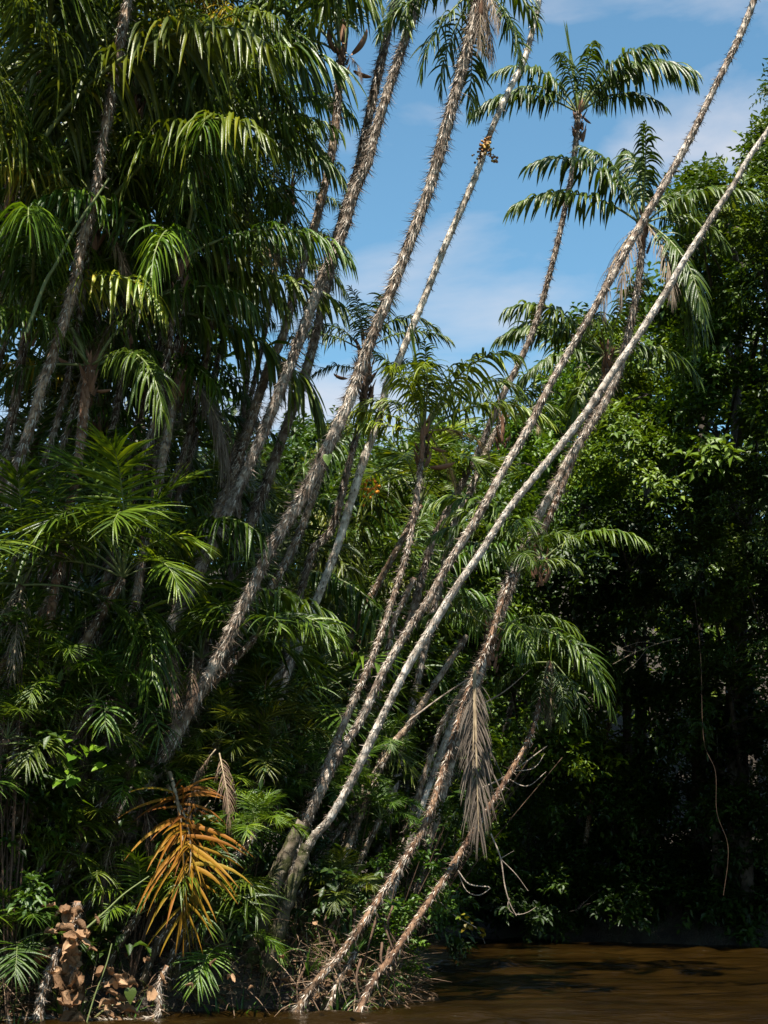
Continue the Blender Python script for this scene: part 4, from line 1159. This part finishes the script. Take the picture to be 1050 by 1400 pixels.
# ------------------------------------------------------------------ shrubs, leaves and litter on the bank
def shrub(px, py, d, rx, ry, rd, label, group, leaf=0.09, tint=(1, 1, 1), seed=0, dens=1.0, vmu=0.45):
    c = P(px, py, d)
    g = float(gz(c[0], d))
    bx = c[0]
    while land(bx, d) < 0.1: bx -= 0.08
    org = np.array([bx, d, min(float(gz(bx, d)), c[2]) - 0.05])
    root = empty('shrub', org, label, 'shrub', group)
    rr = (rx * mpp(d), rd, ry * mpp(d))
    bag = Bag(); r = random.Random(seed)
    for k in range(6):
        e = c - org + np.array([r.uniform(-.8, .8) * rr[0], r.uniform(-.8, .8) * rr[1], r.uniform(-.3, .9) * rr[2]])
        bag.tube([np.array([r.uniform(-.05, .05), r.uniform(-.05, .05), 0]), e * 0.5 + np.array([0, 0, 0.1]), e], 0.014, 0.004, 5, 0.1, 0.05)
    link('stem', bag.mesh('stem', M_ROOT), root)
    n = int(dens * rr[0] * rr[2] * 3.14 * 2.0 / (leaf * leaf * 7 * 0.25))
    bl = [(c, rr, max(10, n))]
    low = c[2] - rr[2] * 0.8 - (org[2] + 0.1)
    if low > 0.15:
        c2 = np.array([(c[0] + bx) / 2, c[1] + 0.1, org[2] + 0.1 + low / 2])
        bl.append((c2, (rr[0] * 0.9, rr[1] * 0.8, low / 2 + 0.15), int(max(10, n) * (low / 2 + .15) / rr[2])))
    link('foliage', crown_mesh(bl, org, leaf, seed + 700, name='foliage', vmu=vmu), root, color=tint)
    return root


SH = 'shrubs in the shade of the bank'
shl = 'dark small-leaved shrub in the shade of the near bank'
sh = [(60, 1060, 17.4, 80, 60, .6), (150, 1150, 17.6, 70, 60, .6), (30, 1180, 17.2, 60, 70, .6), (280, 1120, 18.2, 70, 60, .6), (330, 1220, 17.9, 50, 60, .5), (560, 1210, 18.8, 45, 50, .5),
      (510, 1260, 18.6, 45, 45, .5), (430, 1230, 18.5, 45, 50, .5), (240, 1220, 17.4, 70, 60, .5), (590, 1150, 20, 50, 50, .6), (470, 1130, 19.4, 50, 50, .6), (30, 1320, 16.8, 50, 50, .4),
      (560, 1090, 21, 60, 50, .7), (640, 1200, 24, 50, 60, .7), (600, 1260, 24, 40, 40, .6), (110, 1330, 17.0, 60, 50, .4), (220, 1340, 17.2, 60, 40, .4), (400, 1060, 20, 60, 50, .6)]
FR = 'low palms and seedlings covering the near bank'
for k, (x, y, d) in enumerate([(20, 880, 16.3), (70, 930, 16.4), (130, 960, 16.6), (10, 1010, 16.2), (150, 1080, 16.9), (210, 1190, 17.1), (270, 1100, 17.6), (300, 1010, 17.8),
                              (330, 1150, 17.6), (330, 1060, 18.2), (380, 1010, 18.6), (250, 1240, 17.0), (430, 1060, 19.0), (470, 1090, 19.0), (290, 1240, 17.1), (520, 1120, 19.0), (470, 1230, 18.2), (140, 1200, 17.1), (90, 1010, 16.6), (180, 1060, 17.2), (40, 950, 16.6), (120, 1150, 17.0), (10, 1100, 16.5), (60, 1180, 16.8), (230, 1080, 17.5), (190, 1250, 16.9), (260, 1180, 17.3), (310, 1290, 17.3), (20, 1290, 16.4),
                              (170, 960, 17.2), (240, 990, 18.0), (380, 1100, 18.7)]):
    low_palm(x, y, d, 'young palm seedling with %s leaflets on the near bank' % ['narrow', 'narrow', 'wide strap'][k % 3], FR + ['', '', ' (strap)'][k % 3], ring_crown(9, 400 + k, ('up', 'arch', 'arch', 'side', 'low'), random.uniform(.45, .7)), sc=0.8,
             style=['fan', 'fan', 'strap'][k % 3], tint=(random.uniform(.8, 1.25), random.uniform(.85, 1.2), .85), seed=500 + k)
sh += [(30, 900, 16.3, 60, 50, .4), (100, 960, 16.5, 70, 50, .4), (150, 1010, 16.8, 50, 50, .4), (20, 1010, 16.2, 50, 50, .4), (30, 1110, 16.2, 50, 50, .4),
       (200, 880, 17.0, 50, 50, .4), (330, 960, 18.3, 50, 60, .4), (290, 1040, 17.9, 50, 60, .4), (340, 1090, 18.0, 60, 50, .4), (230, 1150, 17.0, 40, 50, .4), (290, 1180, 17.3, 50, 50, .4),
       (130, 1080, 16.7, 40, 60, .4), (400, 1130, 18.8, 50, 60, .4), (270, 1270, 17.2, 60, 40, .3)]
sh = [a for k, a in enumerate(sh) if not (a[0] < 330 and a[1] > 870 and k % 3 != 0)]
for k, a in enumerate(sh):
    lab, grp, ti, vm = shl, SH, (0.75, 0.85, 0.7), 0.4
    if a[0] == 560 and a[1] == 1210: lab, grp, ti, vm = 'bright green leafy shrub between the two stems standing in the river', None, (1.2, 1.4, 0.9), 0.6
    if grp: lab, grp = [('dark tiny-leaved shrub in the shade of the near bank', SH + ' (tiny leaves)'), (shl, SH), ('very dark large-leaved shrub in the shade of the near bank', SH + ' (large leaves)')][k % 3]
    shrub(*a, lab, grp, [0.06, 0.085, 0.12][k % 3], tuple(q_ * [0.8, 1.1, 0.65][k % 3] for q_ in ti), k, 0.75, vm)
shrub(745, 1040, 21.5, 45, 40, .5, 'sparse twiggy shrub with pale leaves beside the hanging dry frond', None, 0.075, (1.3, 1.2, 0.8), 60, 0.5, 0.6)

# bright heart-leaved plant: every leaf its own part
def heart_leaf(seed, L=0.16):
    r = np.random.default_rng(seed)
    out = [(0, 0.0), (-0.10, 0.20), (0.0, 0.38), (0.22, 0.46), (0.48, 0.36), (0.74, 0.18), (1.0, 0.0)]
    V, nn = [], len(out)
    for x, y in out:
        for s_ in (-1, 0, 1):
            V.append((x * L if s_ else max(0, x) * L, s_ * y * L * 0.9, (0.06 * abs(s_) * y * 3 - 0.18 * x * x) * L + r.normal(0, 0.004)))
    V = np.array(V)
    i = np.arange(nn - 1)[:, None] * 3 + np.arange(2)[None]
    Qh = np.stack([i, i + 1, i + 4, i + 3], -1).reshape(-1, 4)
    return mesh_np('leaf', V, [Qh], M_BROAD, var=np.full(len(V), 0.55 + 0.3 * r.random()), smooth=True)


HL = [heart_leaf(k) for k in range(3)]
hp = P(85, 1060, 16.3)
hroot = empty('heart_leaf_plant', (hp[0], hp[1], float(gz(hp[0], hp[1])) - 0.03), 'bright yellow-green heart-leaved plant glowing in the shade of the bank', 'plant')
b = Bag()
hub = P(80, 1062, 16.5) - np.array(hroot.location)
b.tube([np.zeros(3), hub * np.array([1.6, 1, 0.5]) + np.array([-.2, .2, 0]), hub], 0.012, 0.006, 5, 0.1, 0)
for k in range(26):
    t_ = P(random.gauss(82, 26), random.gauss(1045, 24), 16.3 + random.uniform(-.3, .3)) - np.array(hroot.location)
    b.tube([hub, (hub + t_) / 2 + np.array([0, 0, .04]), t_], 0.004, 0.002, 4, 0.1, 0)
    link('leaf', HL[k % 3], hroot, t_, (random.uniform(-.5, .5), random.uniform(0.1, .7), random.uniform(-2.6, 0.2)), random.uniform(0.7, 1.15), (1.5, 1.6, 0.7))
link('stem', b.mesh('stem', M_STALK), hroot)
q = P(448, 622, 16.55)
tag(link('round_leaf', HL[0], None, q, (0.2, 1.2, -1.6), 0.8, (1.4, 1.4, 0.7)), 'single round bright green leaf stuck on the thickest trunk', 'leaf')

# curled dried leaves
def dried_leaf(seed):
    r = np.random.default_rng(seed)
    nl, nw, L, W = 8, 7, 0.22, 0.12
    s = np.linspace(0, 1, nl)[:, None]; w = np.linspace(-1, 1, nw)[None]
    prof = np.sin(np.pi * np.clip(s * 0.95 + 0.03, 0, 1)) ** 0.8
    cu = r.uniform(0.3, 1.1)
    x = s * L + 0 * w
    a = w * prof * (1.0 + cu)
    y = np.sin(a) / (1 + cu) * W * 0.75
    z = (1 - np.cos(a)) * W * 0.5 + 0.05 * np.sin(s * 5 + seed) * r.uniform(.3, 1) + 0.012 * r.normal(size=(nl, nw))
    V = np.stack([x, y, z], -1).reshape(-1, 3)
    i = np.arange(nl - 1)[:, None] * nw + np.arange(nw - 1)[None]
    Qd = np.stack([i, i + 1, i + nw + 1, i + nw], -1).reshape(-1, 4)
    return mesh_np('dried_leaf', V, [Qd], M_LITTER, var=np.clip(0.65 + 0.3 * r.normal() + 0.15 * np.repeat(np.abs(w), nl, 0).ravel(), 0, 1), smooth=True)


DL = [dried_leaf(k) for k in range(6)]
spots = [(95, 1245, .9), (105, 1265, 1.0), (85, 1280, 1.2), (100, 1290, 1.1), (78, 1265, .9), (70, 1250, .8), (115, 1280, .8), (95, 1310, 1.0), (105, 1325, 1.0), (90, 1335, .9), (100, 1355, 1.0),
         (92, 1375, .9), (98, 1392, .9), (110, 1340, .8), (60, 1240, .8), (65, 1295, .9), (160, 1345, .9), (155, 1365, .8), (160, 1385, .9), (150, 1392, .8), (215, 1330, .8), (210, 1350, .9), (200, 1310, .6),
         (320, 1340, .5), (350, 1350, .5), (470, 1330, .7), (380, 1310, .5), (430, 1260, .6), (290, 1310, .5), (250, 1345, .6), (120, 1300, .7), (80, 1320, .7), (130, 1250, .6)]
DG = 'curled dried leaves on the bank'
for k in range(46):
    spots.append((random.gauss(96, 9), random.uniform(1238, 1398), random.uniform(.6, 1.15)))
for k in range(16):
    spots.append((random.gauss(158, 6), random.uniform(1325, 1395), random.uniform(.5, .9)))
for k, (x, y, s_) in enumerate(spots):
    d = 16.0 + random.uniform(0, .22)
    o = link('dried_leaf', DL[k % 6], None, P(x + random.uniform(-6, 6), y, d), (random.uniform(-.9, .9), random.uniform(-.6, 1.3), random.uniform(0, 6.28)), s_ * random.uniform(.65, 1.05), (1.15, 1.08, 1.0))
    tag(o, 'curled brown dried leaf in the heap on the near bank', 'dried leaf', DG)
q = P(178, 1352, 15.95)
tag(link('oval_leaf', HL[1], None, q, (0.1, 1.3, -1.2), 0.9, (0.75, 0.65, 0.6)), 'dull green oval leaf hanging beside the dried leaf heap', 'leaf')


def bar(name, pix, d0, d1, r0, r1, mat, label, cat, group=None, sides=7, tint=(1, 1, 1), extra=(), jit=0.05):
    """a stick, root, log or vine along photograph pixels; extra: side branches"""
    pts = [P(x, y, d0 + (d1 - d0) * k / (len(pix) - 1)) for k, (x, y) in enumerate(pix)]
    org = pts[0]
    bag = Bag()
    bag.tube([p - org for p in pts], r0, r1, sides, 0.05, jit)
    for px_, f in extra:
        dd = d0 + (d1 - d0) * f
        bag.tube([P(x, y, dd) - org for x, y in px_], r0 * 0.6, r1 * 0.5, 5, 0.05, jit)
    return tag(link(name, bag.mesh(name, mat, True), None, org, color=tint), label, cat, group)


for pix_, d_, w_, lab_, sd_ in (([(40, 1420), (57, 1362), (72, 1316), (82, 1295)], 16.1, 20, 'rotten brown log leaning beside the dried leaf heap', 90),
                                ([(84, 1440), (95, 1340), (106, 1232)], 16.3, 20, 'old stump buried under the column of dried leaves', 91),
                                ([(200, 1395), (216, 1350), (228, 1320)], 16.5, 13, 'short torn brown stump near the water under the orange frond', 92)):
    o_, _ = palm(pix_, d_, d_ + 0.1, w_, w_ * 0.8, lab_, None, [], mat=M_WET, spine=0.3, flakes=2.2, sp_len=0.07, seed=sd_, sheath=False, name='rotten_log', tint=(1.1, 1.0, .9))
    o_['category'] = 'log'
bar('fallen_stalk', [(95, 1290), (140, 1250), (170, 1222), (204, 1198)], 16.1, 16.2, 0.013, 0.006, M_STALK, 'pale green straight stalk lying across the dried leaves', 'stalk')
bar('fallen_stalk', [(118, 1400), (130, 1360), (145, 1320), (153, 1290)], 16.0, 16.1, 0.008, 0.006, M_STALK, 'thin green stalk bending up beside the dried leaf heap', 'stalk')
bar('long_petiole', [(36, 455), (61, 388), (76, 362), (107, 305), (135, 265), (149, 244)], 15.9, 15.9, 0.022, 0.012, M_STALK, 'long pale smooth frond stalk slanting through the thicket', 'stalk', tint=(1, 1, 1))
for k, (pix, d, r) in enumerate([([(340, 1315), (365, 1240), (400, 1150), (415, 1125)], 17.5, 0.115), ([(325, 1330), (348, 1260), (385, 1175)], 17.6, 0.10), ([(362, 1330), (388, 1245), (420, 1155)], 17.45, 0.095)]):
    bar('mossy_root_foot', pix, d, d, r, r * 0.6, M_MOSSY, 'mossy foot of old roots under the clump of leaning palms', 'roots', 'mossy feet of the clump', 10, jit=0.10)
RT = 'dark roots on the bank'
for k in range(40):
    x = random.uniform(230, 545); y = random.uniform(1230, 1330); d = 17.2 + (1370 - y) * 0.006
    bar('hanging_root', [(x, y), (x + random.uniform(-15, 15), y + 30), (x + random.uniform(-25, 25), min(1385, y + random.uniform(50, 80)))], d, d - 0.2, random.uniform(.008, .022), 0.004, M_ROOT,
        'dark thin root hanging down the bank to the water', 'root', RT, 5)
# twigs over the water
bar('bare_twig', [(671, 1140), (684, 1172), (690, 1210), (697, 1235), (706, 1252)], 18.4, 18.3, 0.010, 0.005, M_TWIG, 'bare pale forked twig dangling over the water', 'twig',
    extra=[([(684, 1174), (703, 1163)], .3), ([(684, 1174), (705, 1195), (722, 1218)], .3), ([(697, 1228), (694, 1240), (704, 1250), (720, 1248), (733, 1240)], .8)])
bar('bare_twig', [(626, 1190), (640, 1208), (660, 1212), (671, 1213), (655, 1224), (638, 1218), (627, 1195)], 18.2, 18.3, 0.008, 0.004, M_TWIG, 'looped bare twig on the reddish river stem', 'twig')
bar('bare_twig', [(930, 872), (900, 880), (868, 892), (838, 908)], 29.6, 29.5, 0.009, 0.005, M_TWIG, 'grey bare branches in front of the dark far bank', 'twig', tint=(.6, .6, .55),
    extra=[([(900, 880), (875, 878), (850, 886)], .5), ([(885, 886), (870, 905), (852, 920)], .5), ([(868, 892), (850, 888), (836, 878)], .7)])
bar('hanging_vine', [(950, 820), (958, 900), (962, 1010), (978, 1055), (980, 1110), (994, 1150), (995, 1180), (989, 1224)], 29.0, 28.8, 0.006, 0.004, M_ROOT, 'thin hanging vine in front of the darkest bush', 'vine',
    tint=(0.8, 0.8, 0.8))
bar('bare_twig', [(640, 1085), (675, 1070), (700, 1055), (748, 1020)], 19.2, 19.4, 0.012, 0.006, M_TWIG, 'dry twig reaching out beside the hanging dry frond', 'twig',
    extra=[([(700, 1055), (730, 1050), (745, 1030)], .5), ([(690, 1062), (720, 1075), (747, 1055)], .5)])
bar('bare_twig', [(560, 985), (600, 955), (640, 928)], 18.9, 19, 0.012, 0.008, M_TWIG, 'straight pale stick leaning behind the dead palm', 'twig')
bar('bare_twig', [(655, 965), (690, 945), (725, 915)], 19.5, 19.5, 0.010, 0.005, M_TWIG, 'thin pale stick in front of the yellow-green bush', 'twig')
# leafy twig over the water
tw = empty('leafy_twig', P(600, 1232, 18.9), 'drooping twig with brown and green leaves above the river', 'twig')
b = Bag(); o0 = np.array(tw.location)
ptw = [P(x, y, 18.9) - o0 for x, y in [(600, 1232), (622, 1252), (640, 1262), (655, 1272), (663, 1290)]]
b.tube(ptw, 0.007, 0.003, 5, 0.05, 0.05)
link('stem', b.mesh('stem', M_TWIG), tw)
Cw, _ = spline(ptw, 0.02)
for k in range(30):
    p = Cw[int(len(Cw) * random.uniform(.2, .999))]
    link('leaf', HL[k % 3], tw, p + np.array([random.gauss(0, .03), random.gauss(0, .05), random.gauss(0, .03)]), (random.uniform(-.8, .8), random.uniform(0, 1.2), random.uniform(0, 6.28)),
         random.uniform(.25, .45), random.choice([(2.4, 1.0, 0.9), (1.1, 1.1, .8), (2.8, 1.5, 1.5)]))

# fruit on the whitest trunk
q = P(660, 208, 18.75) - np.array(g_root.location)
fruit = Bag()
r_ = np.random.default_rng(3)
def ball(bag, c, r, var):
    ph = np.linspace(0, np.pi, 5); th = np.linspace(0, 2 * np.pi, 6, endpoint=False)
    V = np.stack([np.outer(np.sin(ph), np.cos(th)), np.outer(np.sin(ph), np.sin(th)), np.outer(np.cos(ph), np.ones(6))], -1).reshape(-1, 3) * r + c
    i = np.arange(4)[:, None] * 6; j = np.arange(6)[None]; k = (j + 1) % 6
    bag.add(V, np.stack([i + j, i + k, i + 6 + k, i + 6 + j], -1).reshape(-1, 4), var=var)
for k in range(90):
    f = r_.random()
    if f < 0.5: c = np.array([r_.normal(0, .035), r_.normal(-.06, .03), r_.normal(0, .10)]); c[0] += c[2] * 0.4
    else:
        a = r_.random(); c = np.array([0.05 + 0.10 * a ** 2 + r_.normal(0, .025), -0.12 + r_.normal(0, .03), 0.12 - 0.32 * a + r_.normal(0, .02)])
    ball(fruit, c, r_.uniform(.010, .022), r_.random())
tag(link('fruit_cluster', fruit.mesh('fruit_cluster', M_FRUIT, True), g_root, q), kind='stuff')
# orange flower sprig
fl = empty('flower_sprig', P(508, 668, 20.2), 'small sprig of orange flowers beside the whitest trunk', 'flower')
b = Bag()
sp0 = np.array(fl.location)
b.tube([P(560, 700, 20.4) - sp0, P(530, 672, 20.3) - sp0, np.zeros(3)], 0.008, 0.004, 5, 0.05, 0)
link('stem', b.mesh('stem', M_STALK), fl)
fm = Bag()
for k in range(40):
    ball(fm, np.array([r_.normal(0, .06), r_.normal(0, .04), r_.normal(0, .07)]), r_.uniform(.012, .024), r_.random())
tag(link('blossom', fm.mesh('blossom', M_FLOWER), fl), kind='stuff')

# bank grass and leaf litter
def scatter(n, seed, ylo, yhi, xlo, xhi, dmin, dmax):
    r = np.random.default_rng(seed)
    x = r.uniform(xlo, xhi, n); y = r.uniform(ylo, yhi, n)
    d = land(x, y)
    k = (d > dmin) & (d < dmax) & ((d < 0.9) | (r.random(n) < 0.55))
    return x[k], y[k], r


x, y, r = scatter(30000, 1, 15, 21, -6, 1, 0.0, 3.0)
base = np.stack([x, y, gz(x, y) - 0.01], 1)
az = r.uniform(0, 6.28, len(x)); el = np.radians(r.uniform(20, 85, len(x)))
V, Qg, va = blades(base, np.stack([np.cos(az) * np.cos(el), np.sin(az) * np.cos(el), np.sin(el)], 1), r.uniform(0.08, 0.42, len(x)), r.uniform(.008, .020, len(x)), 1.2, r, nseg=3,
                   prof=(0.8, 1, 0.7, 0.03))
tag(link('bank_grass', mesh_np('bank_grass', V, [Qg], M_GRASS, var=va * 1.1), color=(0.9, 0.95, 0.85)), 'short grass and seedlings covering the dark near bank', 'grass', kind='stuff')
x, y, r = scatter(70000, 2, 15, 24, -7, 1, 0.0, 6.0)
B_ = np.stack([x, y, gz(x, y) + r.uniform(0, .05, len(x))], 1)
az = r.uniform(0, 6.28, len(x))
V, T, va = leaves(B_, np.stack([np.cos(az), np.sin(az), r.normal(0, .35, len(x))], 1), norm(np.stack([r.normal(0, .5, len(x)), r.normal(0, .5, len(x)), np.ones(len(x))], 1)),
                  r.uniform(.05, .16, len(x)), r.uniform(.02, .07, len(x)), r, np.clip(r.normal(.45, .25, len(x)), 0, 1))
tag(link('leaf_litter', mesh_np('leaf_litter', V, [T], M_LITTER, var=va)), 'brown dead leaf litter covering the near bank', 'leaf litter', kind='stuff')

x, y, r = scatter(16000, 3, 15, 22, -6, 0.6, -0.1, 3.5)
B_ = np.stack([x, y, gz(x, y) + r.uniform(0, .25, len(x))], 1)
az = r.uniform(0, 6.28, len(x)); el = r.normal(-0.1, 0.45, len(x))
V, Qg, va = blades(B_, np.stack([np.cos(az) * np.cos(el), np.sin(az) * np.cos(el), np.sin(el)], 1), r.uniform(0.15, 0.75, len(x)), r.uniform(.005, .016, len(x)), 0.5, r, nseg=3, prof=(0.8, 1, 0.7, 0.1))
tag(link('dry_debris', mesh_np('dry_debris', V, [Qg], M_DEAD, var=va), color=(0.8, 0.66, 0.55)), 'tangle of dry fallen leaflets and stems on the near bank', 'debris', kind='stuff')
